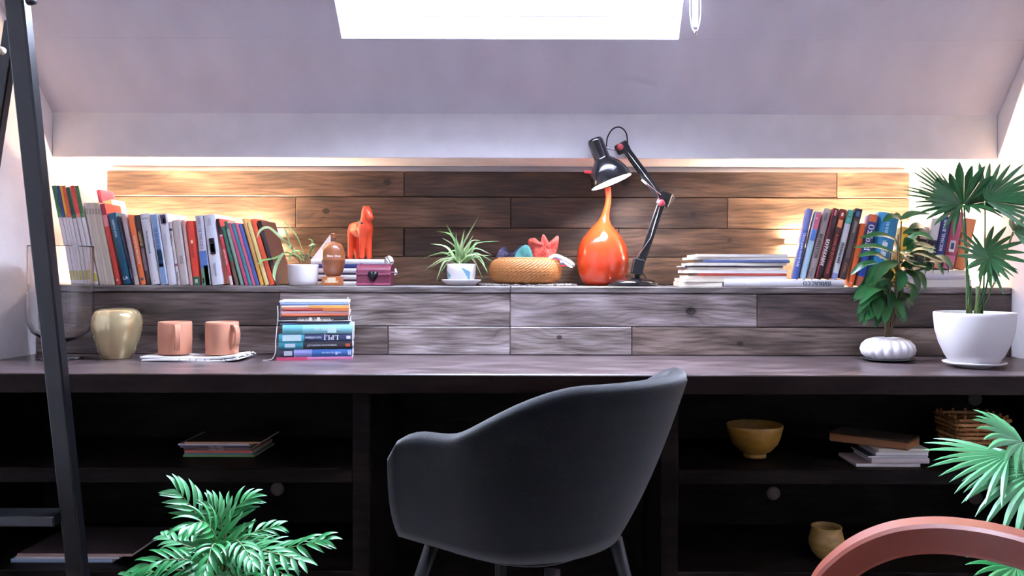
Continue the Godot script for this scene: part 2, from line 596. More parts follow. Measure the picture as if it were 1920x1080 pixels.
func desk_and_boards() -> void:
	var t := thing("wood_panelling", "rustic brown plank panelling on the niche back wall", "panelling")
	var z := -BACK_D
	plank_row(t, "plank", pxs([200, 757, 1569, 1705], BACK_D), 1.2926, 1.3857, z, 0.02, M.plank, 0)
	plank_row(t, "plank", pxs([200, 555, 957, 1364, 1705], BACK_D), 1.1813, 1.2926, z, 0.02, M.plank, 1)
	plank_row(t, "plank", pxs([200, 757, 1160, 1705], BACK_D), 1.0777, 1.1813, z, 0.02, M.plank, 2)
	plank_row(t, "plank", pxs([200, 640, 1330, 1705], BACK_D), LEDGE_Y, 1.0777, z, 0.02, M.plank, 3)
	# the ledge: a boxed shelf of boards in front of the niche
	t = thing("wall_ledge", "weathered grey-brown board ledge running above the desk", "ledge")
	var lz := -LEDGE_D
	var mid := px(957, LEDGE_D)
	var y_top := LEDGE_Y
	var y_a := LEDGE_Y - 0.0225
	var y_b := y_a - 0.1085
	for k in 2:
		var st := begin()
		uvm = Vector4(0.5, 2, 0.3 * k + 0.1, 0.35 + 0.2 * k)
		block(st, Vector3([LEFT_X, mid + 0.001][k], y_a + 0.001, -BACK_D - 0.018), Vector3([mid - 0.001, RIGHT_X][k], y_top, lz + 0.004), 0.003)
		part("top_board", st, M.ledge, t)
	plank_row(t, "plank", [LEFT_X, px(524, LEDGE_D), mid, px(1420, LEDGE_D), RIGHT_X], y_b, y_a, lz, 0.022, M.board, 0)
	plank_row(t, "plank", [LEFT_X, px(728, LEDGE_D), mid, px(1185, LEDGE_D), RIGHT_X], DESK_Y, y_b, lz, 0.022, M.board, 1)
	# desk top
	var st := begin()
	uvm = Vector4(0.6, 1.5, 0, 0)
	block(st, Vector3(LEFT_X, DESK_Y - 0.051, -LEDGE_D), Vector3(RIGHT_X, DESK_Y, -DESK_D), 0.003)
	t = thing("desk", "long dark espresso wood desk running along the wall", "desk")
	part("top_board", st, M.desk, t)
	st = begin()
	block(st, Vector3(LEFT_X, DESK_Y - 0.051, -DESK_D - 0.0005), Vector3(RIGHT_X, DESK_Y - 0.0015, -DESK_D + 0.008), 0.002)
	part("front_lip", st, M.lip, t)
	# cabinets under it: side panels, shelves, back panel with round cover caps
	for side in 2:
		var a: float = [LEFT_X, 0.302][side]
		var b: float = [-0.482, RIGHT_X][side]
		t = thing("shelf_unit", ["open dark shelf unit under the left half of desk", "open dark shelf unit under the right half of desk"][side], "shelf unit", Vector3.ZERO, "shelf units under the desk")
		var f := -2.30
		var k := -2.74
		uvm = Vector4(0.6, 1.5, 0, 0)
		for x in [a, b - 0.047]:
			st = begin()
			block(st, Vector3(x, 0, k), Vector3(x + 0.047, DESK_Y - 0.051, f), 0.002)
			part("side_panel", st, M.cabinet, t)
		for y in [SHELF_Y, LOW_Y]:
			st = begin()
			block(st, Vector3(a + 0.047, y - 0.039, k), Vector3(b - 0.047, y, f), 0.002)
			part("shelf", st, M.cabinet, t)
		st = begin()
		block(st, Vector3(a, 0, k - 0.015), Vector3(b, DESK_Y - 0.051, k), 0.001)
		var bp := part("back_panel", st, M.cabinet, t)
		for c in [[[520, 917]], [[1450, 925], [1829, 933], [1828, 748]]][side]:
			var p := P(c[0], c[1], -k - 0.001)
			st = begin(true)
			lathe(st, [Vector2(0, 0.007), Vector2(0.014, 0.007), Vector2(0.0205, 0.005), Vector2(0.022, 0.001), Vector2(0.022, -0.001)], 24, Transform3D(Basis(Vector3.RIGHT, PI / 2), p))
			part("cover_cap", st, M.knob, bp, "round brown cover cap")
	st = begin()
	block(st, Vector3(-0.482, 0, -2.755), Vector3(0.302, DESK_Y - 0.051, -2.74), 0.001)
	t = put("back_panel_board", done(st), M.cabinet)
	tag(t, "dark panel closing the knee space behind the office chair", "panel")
	uvm = Vector4(1, 1, 0, 0)

func led_strips() -> void:
	for k in 2:
		var x0: float = [-1.6, 0.84][k]
		var x1: float = [-0.97, 1.45][k]
		var h := (x1 - x0) / 2
		var at := Vector3((x0 + x1) / 2, 1.135, -3.042)
		var t := thing("light_tube", ["warm light tube fixed to the planks behind the left books", "warm light tube fixed to the planks behind the right books"][k], "light tube", at, "light tubes behind the books")
		var st := begin()
		for x in [-h + 0.03, 0.0, h - 0.03]: block(st, Vector3(x - 0.01, -0.006, -0.0275), Vector3(x + 0.01, 0.006, -0.006), 0.001)
		part("clip", st, M.white_paint, t)
		st = begin(true)
		tube(st, [Vector3(-h, 0, 0), Vector3(h, 0, 0)], 0.008, 12)
		part("glowing_tube", st, mat(Color("fff0d8"), 0.5, 0.0, {"emission_enabled": true, "emission": Color("ffdcb4"), "emission_energy_multiplier": 3.0}), t)
		for s in [-1.0, 1.0]:
			var l := AreaLight3D.new()
			l.name = "tube_light"
			l.area_size = Vector2(2 * h, 0.016)
			l.light_color = Color("ffdcb8")
			l.light_energy = LED_LIGHT * (1.0 if s > 0 else 0.8)
			l.area_range = 6.0
			l.shadow_enabled = true
			t.add_child(l, true)
			l.position = Vector3(0, 0.0095 * s, 0)
			l.rotation = Vector3(PI / 2 * s, 0, 0)

const LED_LIGHT := 1.6
# ---- books: a cover (two boards and a rounded spine), a page block, printed bands and lettering on the spine
func spine_patch(st: SurfaceTool, x0: float, t: float, y0: float, y1: float, bulge: float, off: float, th: float) -> void:
	var n := 6
	var f := []
	for i in n + 1:
		var u := float(i) / n
		var x := x0 + t * u
		f.append(Vector3(x, 0, bulge * (1.0 - pow(2.0 * u - 1.0, 2.0)) + off))
	for i in n:
		var a: Vector3 = f[i]
		var b: Vector3 = f[i + 1]
		var dn := Vector3(0, y0, 0)
		var up := Vector3(0, y1, 0)
		var bk := Vector3(0, 0, -th)
		quad(st, a + dn, b + dn, b + up, a + up)
		quad(st, b + dn + bk, a + dn + bk, a + up + bk, b + up + bk)
		quad(st, a + up, b + up, b + up + bk, a + up + bk)
		quad(st, b + dn, a + dn, a + dn + bk, b + dn + bk)

func lettering(parent: Node, text: String, m: Material, length: float, height: float, at: Vector3, basis: Basis, font := "Droid Sans", bold := true) -> void:
	var tm := TextMesh.new()
	var sf := SystemFont.new()
	sf.font_names = PackedStringArray([font])
	sf.font_weight = 700 if bold else 400
	tm.font = sf
	tm.text = text
	tm.font_size = 24
	tm.curve_step = 3.0
	tm.pixel_size = 0.001
	tm.depth = 0.0006 / (height / 0.018)
	var ab := tm.get_aabb().size
	if ab.x <= 0.0: return
	var k := minf(length / ab.x, height / maxf(ab.y, 0.012))
	var o := put("lettering", tm, m, parent)
	o.transform = Transform3D(basis.scaled_local(Vector3(k, k, k)), at)

func book(b: Dictionary) -> Node3D:
	var t: float = b.t
	var h: float = b.h
	var d: float = b.d
	var o := thing(b.get("name", "book"), b.label, b.get("category", "book"), b.at, b.get("group", ""))
	o.basis = b.basis
	var x0: float = b.get("x0", 0.0)
	var c := minf(0.0016, t * 0.12)
	var inset := 0.003 if b.get("hard", false) else 0.0005
	var bulge: float = b.get("bulge", minf(0.1 * t, 0.003))
	var m := hexm(b.col, b.get("rough", 0.5))
	var st := begin()
	block(st, Vector3(x0, 0, -d), Vector3(x0 + c, h, 0), 0.0004)
	block(st, Vector3(x0 + t - c, 0, -d), Vector3(x0 + t, h, 0), 0.0004)
	spine_patch(st, x0, t, 0, h, bulge, 0, c)
	var cover := part("cover", st, m, o)
	st = begin()
	block(st, Vector3(x0 + c, inset, -d + inset), Vector3(x0 + t - c, h - inset, -c * 1.1), 0.0003)
	part("pages", st, M.paper if not b.get("white_pages", false) else M.paper_white, o)
	for s in b.get("bands", []):
		st = begin()
		var w: float = s[3] if s.size() > 3 else 1.0
		var wx: float = s[4] if s.size() > 4 else 0.5
		if w >= 1.0: spine_patch(st, x0, t, h * s[0], h * s[1], bulge, 0.0004, 0.0004)
		else: block(st, Vector3(x0 + t * (wx - w / 2), h * s[0], bulge - 0.001), Vector3(x0 + t * (wx + w / 2), h * s[1], bulge + 0.0006), 0.0002)
		part("spine_band", st, hexm(s[2]), cover)
	for s in b.get("titles", []): # text, colour, place along the spine 0..1, length share, height share, direction, font
		var dir: float = s[5] if s.size() > 5 else -1.0
		var bs := Basis(Vector3(0, dir, 0), Vector3(-dir, 0, 0), Vector3(0, 0, 1))
		if s.size() > 7 and s[7]: bs = Basis()
		var along: float = h * s[3] if not (s.size() > 7 and s[7]) else t * 0.8
		lettering(cover, s[0], hexm(s[1]), along, t * s[4], Vector3(x0 + t * 0.5, h * s[2], bulge + 0.0008), bs, s[6] if s.size() > 6 and s[6] else "Droid Sans")
	return o

# a standing book read off the picture: left edge's top (xt, yt) and foot xb, thickness w in pixels at depth d
func stand(xt: float, yt: float, xb: float, w: float, d: float, depth: float, base: float, more: Dictionary) -> Node3D:
	var yb := CY + (EYE - base) * F / d + (xb - CX) * ROLL
	var th := atan2(xb - xt, yb - yt)
	var t := w * cos(th) * d / F * 0.965
	more.h = Vector2(xb - xt, yb - yt).length() * d / F
	more.t = t
	more.d = depth
	var yaw: float = more.get("yaw", 0.0)
	if yaw != 0.0: more.t = t * 0.97 * cos(yaw)
	t = more.t
	more.basis = Basis(Vector3.UP, yaw) * Basis(Vector3.BACK, th)
	if th >= 0.0:
		more.at = Vector3(px(xb, d), base, -d)
	else:
		more.at = Vector3(px(xb + w, d), base, -d)
		more.x0 = -t
	return book(more)

# lying books, bottom one first: [x0, x1, thickness px, colour, depth, more]
func pile(rows: Array, d: float, base: float) -> float:
	var y := base
	for r in rows:
		var b: Dictionary = r[5].duplicate()
		b.t = r[2] * d / F
		b.h = (r[1] - r[0]) * d / F
		b.d = r[4]
		b.col = r[3]
		var yaw: float = b.get("yaw", 0.0)
		var dd: float = d + b.get("back", 0.0)
		if b.get("fore", false): # the fore-edge of the pages looks out
			b.basis = Basis(Vector3.UP, yaw) * Basis(Vector3(0, 1, 0), Vector3(1, 0, 0), Vector3(0, 0, -1))
			b.basis = Basis(Vector3.UP, yaw) * Basis(Vector3(0, -1, 0), Vector3(-1, 0, 0), Vector3(0, 0, -1))
			b.at = Vector3(px(r[1], d), y + b.t, -dd - b.d * 1.0)
		else:
			b.basis = Basis(Vector3.UP, yaw) * Basis(Vector3(0, -1, 0), Vector3(1, 0, 0), Vector3(0, 0, 1))
			b.at = Vector3(px(r[0], d), y + b.t, -dd)
		book(b)
		y += b.t + 0.0002
	return y

func left_books() -> void:
	var g := "books leaning on the ledge at the left"
	var d := 2.79
	var L := LEDGE_Y
	# tall white-spined magazines with coloured heads
	var mags := [[96.5, 8, "2e6b4a", "leftmost tall white-spined magazine, green at the head", "3f8a5c"], [105, 6, "24407c", "tall white-spined magazine with a navy head beside the green one", "2d55a8"], [111.2, 4.6, "e0a52a", "thin tall white-spined magazine with a yellow head", "d98f3a"], [116, 6.2, "c8502e", "tall white-spined magazine with an orange-red head next to the yellow one", "d66a50"], [123.4, 6.8, "1f4a36", "tall white-spined magazine with a dark green head between two red ones", "2e6b4a"], [131.2, 8, "cf3f35", "tall white-spined magazine with a bright red head", "e0776c"], [140, 7, "2d6a35", "last of the tall white-spined magazines, leaf green at the head", "4c8a55"]]
	for k in mags.size():
		var r: Array = mags[k]
		stand(r[0], 349 + (3 if k == 4 else 0), r[0] + 38, r[1], d, 0.11, L, {"name": "magazine", "category": "magazine", "label": r[3], "group": "tall magazines on the ledge", "col": "e9e5ea", "bands": [[0.72, 0.86, r[2]], [0.86, 1.0, r[2]], [0.68, 0.72, r[4]], [0.035, 0.115, ["b9b06a", "c6ba3a"][int(k == 6)]]], "bulge": 0.0008, "white_pages": true})
	# five thin beige-spined volumes and the row behind them
	for k in 5:
		stand(157.2 + 5.7 * k, 381, 187.5 + 5.7 * k, 5.6, d, 0.11, L, {"label": ["first", "second", "third", "fourth", "last"][k] + " of five thin cream-spined booklets left of the red book", "group": "cream booklets on the ledge", "col": ["d9cdc2", "d2c5b6", "dccfc0", "cdbfae", "d8c8b4"][k], "bands": [[0.86, 0.93, "a89a8c", 0.6]], "bulge": 0.0006})
	var back := [[145, 352, 183, 7.6, "d98c96", "pale pink book behind the cream booklets"], [154.5, 355, 192, 7, "b9a4ac", "dusty grey book behind the cream booklets"], [162, 357, 199, 8, "d07a8c", "rose book behind the cream booklets"], [170.5, 359, 207, 8, "3f9bd0", "sky blue book behind the cream booklets"], [179, 357, 216, 9, "b2405a", "crimson book behind the cream booklets"], [192, 378, 231, 19, "efd9a8", "cream yellow paperback behind the red and teal books"]]
	for r in back:
		stand(r[0], r[1], r[2], r[3] * 0.95, 2.905, 0.09, L, {"label": r[5], "group": "back row of books on the ledge", "col": r[4], "bulge": 0.0006})
	var B := [
		[187, 383, 218.5, 9, 0.105, {"label": "red book with a pink head leaning beside the cream booklets", "col": "b9352f", "bands": [[0.86, 1.0, "8c2236"], [0.72, 0.86, "d98a92"]], "titles": [["A", "e8d8d0", 0.06, 0.1, 0.5, -1.0, "", true]]}],
		[202, 401, 232, 15, 0.105, {"label": "thick teal blue hardback with white lettering on its spine", "col": "17506b", "hard": true, "titles": [["GENTLE SOUL", "d8dfe2", 0.78, 0.25, 0.3], ["LA", "e6eaec", 0.09, 0.1, 0.4, -1.0, "", true]]}],
		[218.5, 406, 248.6, 4.6, 0.15, {"label": "thin dark navy book between the teal and grey spines", "col": "2b2a44", "titles": [["BIBLIOTEKA", "8c90a8", 0.16, 0.2, 0.5]]}],
		[227, 403, 253.6, 8, 0.15, {"label": "pale grey book left of the orange spine", "col": "b9adb4", "bands": [[0.0, 0.12, "cfc3b4"]]}],
		[239.5, 404, 264, 10.5, 0.15, {"label": "orange book with pale lettering leaning right of the grey one", "col": "dd6f3c", "titles": [["THE LITTLE MERCHANTS", "f4d9c6", 0.5, 0.62, 0.34]], "bands": [[0.06, 0.1, "4a4a55", 0.5]]}],
		[251.6, 404, 275.4, 8.4, 0.15, {"label": "dark brown book with gold lettering right of the orange one", "col": "33262d", "titles": [["LAUGHTER", "d8b878", 0.66, 0.2, 0.5]], "bands": [[0.2, 0.52, "7c6672", 0.7]]}],
		[262, 402, 284.4, 17, 0.15, {"label": "thick white book with small grey lettering, right of dark brown", "col": "dfdfe6", "titles": [["The Art of Sleeping", "6c7386", 0.6, 0.32, 0.3], ["FINE ART", "8d93a0", 0.93, 0.1, 0.2, -1.0, "", true], ["o", "c05a5a", 0.06, 0.1, 0.1]]}],
		[281, 402.5, 302, 14.5, 0.15, {"label": "white and steel blue book with blue vertical lettering", "col": "cfd6e2", "bands": [[0.02, 0.99, "7d9cc4", 0.66, 0.5], [0.25, 0.5, "4d7fb0", 0.64, 0.5]], "titles": [["TO BE OR NOT TO BE", "45699c", 0.55, 0.78, 0.36]]}],
		[297.5, 402, 317, 15.6, 0.15, {"label": "white book with a dark portrait at the head of its spine", "col": "e2e2ea", "bands": [[0.86, 0.985, "4a3a58", 0.66, 0.5], [0.84, 0.93, "b8a8c4", 0.36, 0.55]], "titles": [["Happiness", "b9bcc8", 0.64, 0.25, 0.3]]}],
		[315.6, 417, 333.4, 5.4, 0.15, {"label": "narrow white book with dark marks left of the tall beige one", "col": "d9d2d0", "bands": [[0.86, 0.9, "30303a"], [0.3, 0.34, "8c3a5a"]], "titles": [["Nights in", "50505c", 0.75, 0.2, 0.6], ["the field", "50505c", 0.14, 0.2, 0.6]]}],
		[322, 414, 339.6, 16, 0.15, {"label": "thick beige book with a round grey stain on its spine", "col": "cfc3bd", "bands": [[0.33, 0.45, "a39a98", 0.4, 0.55], [0.0, 0.99, "dcd6da", 0.22, 0.85]]}],
		[340, 413, 356.4, 6, 0.15, {"label": "slim dusty pink book left of the bright red spine", "col": "c9a098"}],
		[349, 415, 363.6, 13, 0.15, {"label": "bright red book with a cream dot and green foot", "col": "cf3b2a", "bands": [[0.0, 0.13, "1f5c3c"], [0.65, 0.7, "eadfb0", 0.3, 0.5], [0.03, 0.09, "d8c8c0", 0.4, 0.5]], "titles": [["BRAINS", "8a1f1c", 0.53, 0.2, 0.5]]}],
		[365.5, 405, 380.6, 14.8, 0.15, {"label": "white book with a blue and green picture at its foot", "col": "cfcbd8", "bands": [[0.24, 0.49, "5577b4", 0.98, 0.5], [0.0, 0.24, "5f8f70", 0.98, 0.5], [0.0, 0.28, "2f8a4c", 0.55, 0.7], [0.03, 0.1, "d3a8a8", 0.25, 0.2]], "titles": [["LOST IN THE CITY", "8a8a9c", 0.74, 0.45, 0.36]]}],
		[381.5, 404, 398.4, 21, 0.15, {"label": "thick white book with a small phone drawn on its spine", "col": "dfe3ee", "bands": [[0.435, 0.665, "1d1e2a", 0.5, 0.48], [0.46, 0.59, "d4dae2", 0.36, 0.48], [0.61, 0.625, "e8ecf2", 0.3, 0.48], [0.42, 0.435, "d8888c", 0.2, 0.48]], "titles": [["Telephone", "9096a4", 0.22, 0.25, 0.26], ["SMS", "a8acb8", 0.9, 0.12, 0.26]]}],
		[404.5, 411, 432, 6, 0.14, {"label": "narrow book with black head, red middle and white foot", "col": "c23a44", "bands": [[0.76, 1.0, "1c1a22"], [0.0, 0.14, "e4e0e2"], [0.735, 0.76, "e8e0e0"]], "titles": [["NEW PRACTICAL", "efc8c8", 0.42, 0.45, 0.5]]}],
		[414.8, 425, 442, 6.2, 0.13, {"label": "dark green book with a brown foot behind the red spine", "col": "2f5f4c", "bands": [[0.0, 0.4, "6a5344"], [0.3, 0.4, "a4412e"]]}],
		[420, 416, 451.4, 6, 0.13, {"label": "thin sage green book left of the striped thin ones", "col": "7fa08e", "bands": [[0.88, 1.0, "2e6b52"]]}],
		[426.6, 419, 460, 6, 0.13, {"label": "first thin magenta book of the striped four", "col": "b84a6e"}],
		[433.2, 420, 467, 6.4, 0.13, {"label": "thin teal blue book between the magenta and pink ones", "col": "43808e"}],
		[440.2, 419, 474.3, 5.6, 0.13, {"label": "thin rose pink book right of the teal one", "col": "cf6480"}],
		[446.7, 421, 480.8, 6.2, 0.13, {"label": "thin royal blue book left of the tan one", "col": "4a62a4"}],
		[453.6, 411, 489, 6.6, 0.13, {"label": "thin tan book with orange foot leaning right of blue", "col": "cf9c5c", "bands": [[0.0, 0.3, "d89a3c"]]}],
		[462.6, 417, 497.8, 7.6, 0.13, {"label": "pale yellow book between the tan and orange-red ones", "col": "e8cd86"}],
		[469.4, 412, 507, 9, 0.13, {"label": "orange-red book leaning at the end of the row", "col": "d9512f"}],
		[481.5, 415, 518, 8, 0.15, {"label": "dark brown picture book, last in the row behind the small plant", "col": "5a3a30", "bands": [[0.3, 0.99, "2c2226"]]}],
	]
	for r in B:
		r[5].group = g
		stand(r[0], r[1], r[2], r[3], d, r[4], L, r[5])

func right_books() -> void:
	var L := LEDGE_Y
	var d := 2.79
	# papers and the big white book lying on the ledge
	var g2 := "magazines piled on the ledge at the right"
	var top := pile([[1357, 1583, 13.5, "e6e4e8", 0.22, {"label": "large white book lying flat with its title upside down", "group": "", "hard": false, "bulge": 0.003, "titles": [["ПИКАССО", "5a6076", 0.77, 0.23, 0.62]], "bands": [[0.18, 0.3, "f0eef0"]], "white_pages": true}]], d, L)
	pile([[1279.5, 1355, 9, "e8dcc6", 0.2, {"name": "magazine", "category": "magazine", "label": "cream papers lying left of the big white book, lower layer", "group": g2, "fore": true}], [1281, 1354, 6.5, "dccbb0", 0.2, {"name": "magazine", "category": "magazine", "label": "cream papers lying left of the big white book, upper layer", "group": g2, "fore": true, "yaw": 0.03}]], d, L)
	var mg := []
	var defs := [["e9dccb", 7, 1291, 1479, true, "lowest cream magazine on top of the big white book"], ["b8473c", 4.5, 1309, 1477, false, "thin red-spined magazine in the ledge pile"], ["e8e2da", 6, 1287, 1478, true, "white magazine just above the red spine"], ["dfd6c8", 5, 1290, 1472, true, "cream dog-eared magazine in the middle of the pile"], ["3a3a44", 3, 1284, 1470, false, "dark thin magazine in the middle of the pile"], ["e6dfd4", 5, 1294, 1476, true, "white magazine under the navy one in the pile"], ["5a6690", 6, 1318, 1482, false, "navy photo magazine near the top of the pile"], ["efe9e2", 5, 1296, 1480, true, "white magazine second from the top of the pile"], ["f0e8df", 5, 1305, 1478, true, "top white magazine of the ledge pile"]]
	for k in defs.size():
		var r: Array = defs[k]
		mg.append([r[2], r[3] - 2, r[1], r[0], 0.19, {"name": "magazine", "category": "magazine", "label": r[5], "group": g2, "fore": r[4], "yaw": 0.012 * (k % 3 - 1), "white_pages": k % 2 == 0}])
	pile(mg, d + 0.012, top)
	# the leaning row on the white book
	var g := "books leaning on the ledge at the right"
	var R := [
		[1511, 393, 1484, 12, {"label": "blue book with white script lettering, leftmost of the right row", "col": "3f5796", "bands": [[0.7, 1.0, "5f679c"]], "titles": [["There goes lovely July", "d9def0", 0.42, 0.72, 0.55, -1.0, "Droid Serif"]]}],
		[1526, 398, 1497, 13, {"label": "pale blue book with pink and blue blocks at its head", "col": "b6c9d6", "bands": [[0.74, 0.98, "c25a72", 0.75, 0.6], [0.57, 0.74, "5678b8", 0.75, 0.6], [0.0, 0.55, "a6c8dc", 0.5, 0.6]], "titles": [["a", "f0d0d8", 0.9, 0.05, 0.3]]}],
		[1542.6, 393, 1511, 14, {"label": "taupe grey book with bold dark vertical lettering", "col": "a89a98", "titles": [["REWRITTEN", "3a2c30", 0.47, 0.34, 0.62], ["KING", "54464a", 0.88, 0.13, 0.36], ["Roman", "6a5a5c", 0.1, 0.12, 0.36]]}],
		[1559.6, 392.5, 1527.4, 11.6, {"label": "near-black book with white lettering and a red edge", "col": "34191f", "bands": [[0.0, 1.0, "bf3a4c", 0.14, 0.09], [0.9, 0.98, "d88a8c", 0.34, 0.55]], "titles": [["МУРАКАМИ", "e8e4e4", 0.38, 0.42, 0.62]]}],
		[1573, 394, 1541.6, 12.6, {"label": "maroon book with an orange sun and red lettering", "col": "4c1d20", "bands": [[0.86, 0.99, "8e2f22"], [0.74, 0.85, "e08a5c", 0.75, 0.5], [0.9, 0.95, "f0d4cc", 0.35, 0.5]], "titles": [["A TIME OF BUTTERFLIES", "c2544e", 0.36, 0.62, 0.42]]}],
		[1587.4, 395, 1556.8, 12, {"label": "white book with turquoise head and black lettering", "col": "dadae2", "bands": [[0.8, 1.0, "5fae9c"], [0.0, 0.09, "8a90c4"]], "titles": [["ПРЕКРАСНАЯ", "202028", 0.38, 0.5, 0.42], ["Z", "20383a", 0.9, 0.06, 0.4]]}],
		[1601, 393, 1571.6, 14.6, {"label": "dark brown photographic book with a blue roundel at its head", "col": "4a3b3a", "bands": [[0.86, 1.0, "1e232e"], [0.89, 0.96, "4a6a9a", 0.5, 0.5], [0.3, 0.8, "5f5050", 0.6, 0.5]], "titles": [["JORDAN", "b8a8a0", 0.74, 0.2, 0.4], ["Cities", "b06a4a", 0.16, 0.16, 0.4]]}],
	]
	for r in R:
		r[4].group = g
		r[4].yaw = -0.24
		stand(r[0], r[1], r[2], r[3], d, 0.15, top, r[4])
	stand(1611.4, 420, 1589.5, 10, d, 0.14, L, {"yaw": -0.24, "label": "slim orange book standing right of the big white book", "group": g, "col": "e0622a", "titles": [["A", "f8e0c8", 0.06, 0.05, 0.4]]})
	stand(1628, 404, 1602, 16, d, 0.15, L, {"yaw": -0.24, "label": "purple-blue dictionary with an orange head beside the thick blue one", "group": g, "col": "28489c", "bands": [[0.9, 1.0, "d8653a"], [0.55, 0.9, "3d3a7c"], [0.0, 0.14, "b4573a"]], "titles": [["Oxford", "e8ecf4", 0.68, 0.36, 0.75, -1.0, "Droid Serif"]], "hard": true})
	stand(1644, 403, 1619.5, 41, d, 0.16, L, {"yaw": -0.24, "label": "thick bright blue dictionary with white lettering behind the leafy plant", "group": g, "col": "2a86b8", "hard": true, "bulge": 0.012, "titles": [["TỪ ĐIỂN", "e8f0f4", 0.5, 0.34, 0.26], ["TU DIEN", "dcecf4", 0.78, 0.2, 0.14, -1.0]]})
	# flat white books further right, carrying a second short row
	var d2 := 2.80
	var up := pile([[1700, 1822, 15, "e9e0dc", 0.2, {"label": "cream book lying lowest under the short right-hand row", "group": "flat books on the ledge at the right", "fore": true, "white_pages": true}], [1700, 1819, 9, "d8d4e0", 0.19, {"label": "pale lilac book lying between two cream ones at right", "group": "flat books on the ledge at the right"}], [1703, 1816, 8, "efe9ea", 0.19, {"label": "white book lying right under the short row of books", "group": "flat books on the ledge at the right", "fore": true, "white_pages": true}]], d2, L)
	stand(1689, 428, 1665.5, 17, d, 0.12, L, {"yaw": -0.24, "label": "yellow book between the blue dictionary and the black one", "group": g, "col": "dba52e"})
	var S := [
		[1712, 424, 1702, 11, 0.13, {"label": "black book leaning just right of the yellow one", "col": "2a2a30", "titles": [["NOIR", "8c8c94", 0.5, 0.3, 0.4]]}],
		[1726, 427, 1713.6, 15, 0.13, {"label": "black book with white capitals and a rough cream head", "col": "26242a", "bands": [[0.72, 1.0, "b8a494"]], "titles": [["STU", "ece8e0", 0.4, 0.4, 0.6]]}],
		[1746, 411, 1729.4, 17, 0.13, {"label": "cream white book with a dark foot left of the navy one", "col": "e2dcdc", "bands": [[0.0, 0.58, "2a2a38"]], "titles": [["TUE", "e8e4de", 0.36, 0.34, 0.6]]}],
		[1764.6, 407, 1747.4, 17, 0.14, {"label": "navy book with white capitals and a salmon roundel", "col": "2c3370", "bands": [[0.02, 0.26, "d98a72", 0.7, 0.45]], "titles": [["MICHAEL BOND", "e8e8f0", 0.64, 0.58, 0.55, 1.0]]}],
		[1785, 399, 1765.6, 21, 0.15, {"label": "deep pink book with a small blue emblem on its spine", "col": "b04c68", "bands": [[0.3, 0.5, "e8dcdc", 0.5, 0.5], [0.35, 0.46, "2a6a9a", 0.3, 0.5], [0.0, 0.24, "c8788c", 0.98, 0.5]]}],
		[1809, 412, 1788.6, 20, 0.15, {"label": "orange book, last of the short row behind the palm stems", "col": "e08a58"}],
	]
	for r in S:
		r[5].group = g
		r[5].yaw = -0.24
		stand(r[0], r[1], r[2], r[3], d2, r[4], up, r[5])
func prof(a: Array, k: float) -> Array:
	return a.map(func(v): return Vector2(v[0] * k, v[1] * k))

func pot_plant_pot(parent: Node, outer: Array, k: float, m: Material, soil_r: float, soil_h: float, seg := 40, wob = null) -> Node3D:
	var st := begin(true)
	lathe(st, prof(outer, k), seg, Transform3D(), wob)
	var pot := part("pot", st, m, parent)
	st = begin(true)
	lathe(st, [Vector2(soil_r * k, (soil_h - 1.0) * k), Vector2(soil_r * 0.9 * k, soil_h * k), Vector2(soil_r * 0.4 * k, (soil_h + 1.5) * k), Vector2(0, (soil_h + 2.0) * k)], 24)
	part("soil", st, M.soil, parent)
	return pot

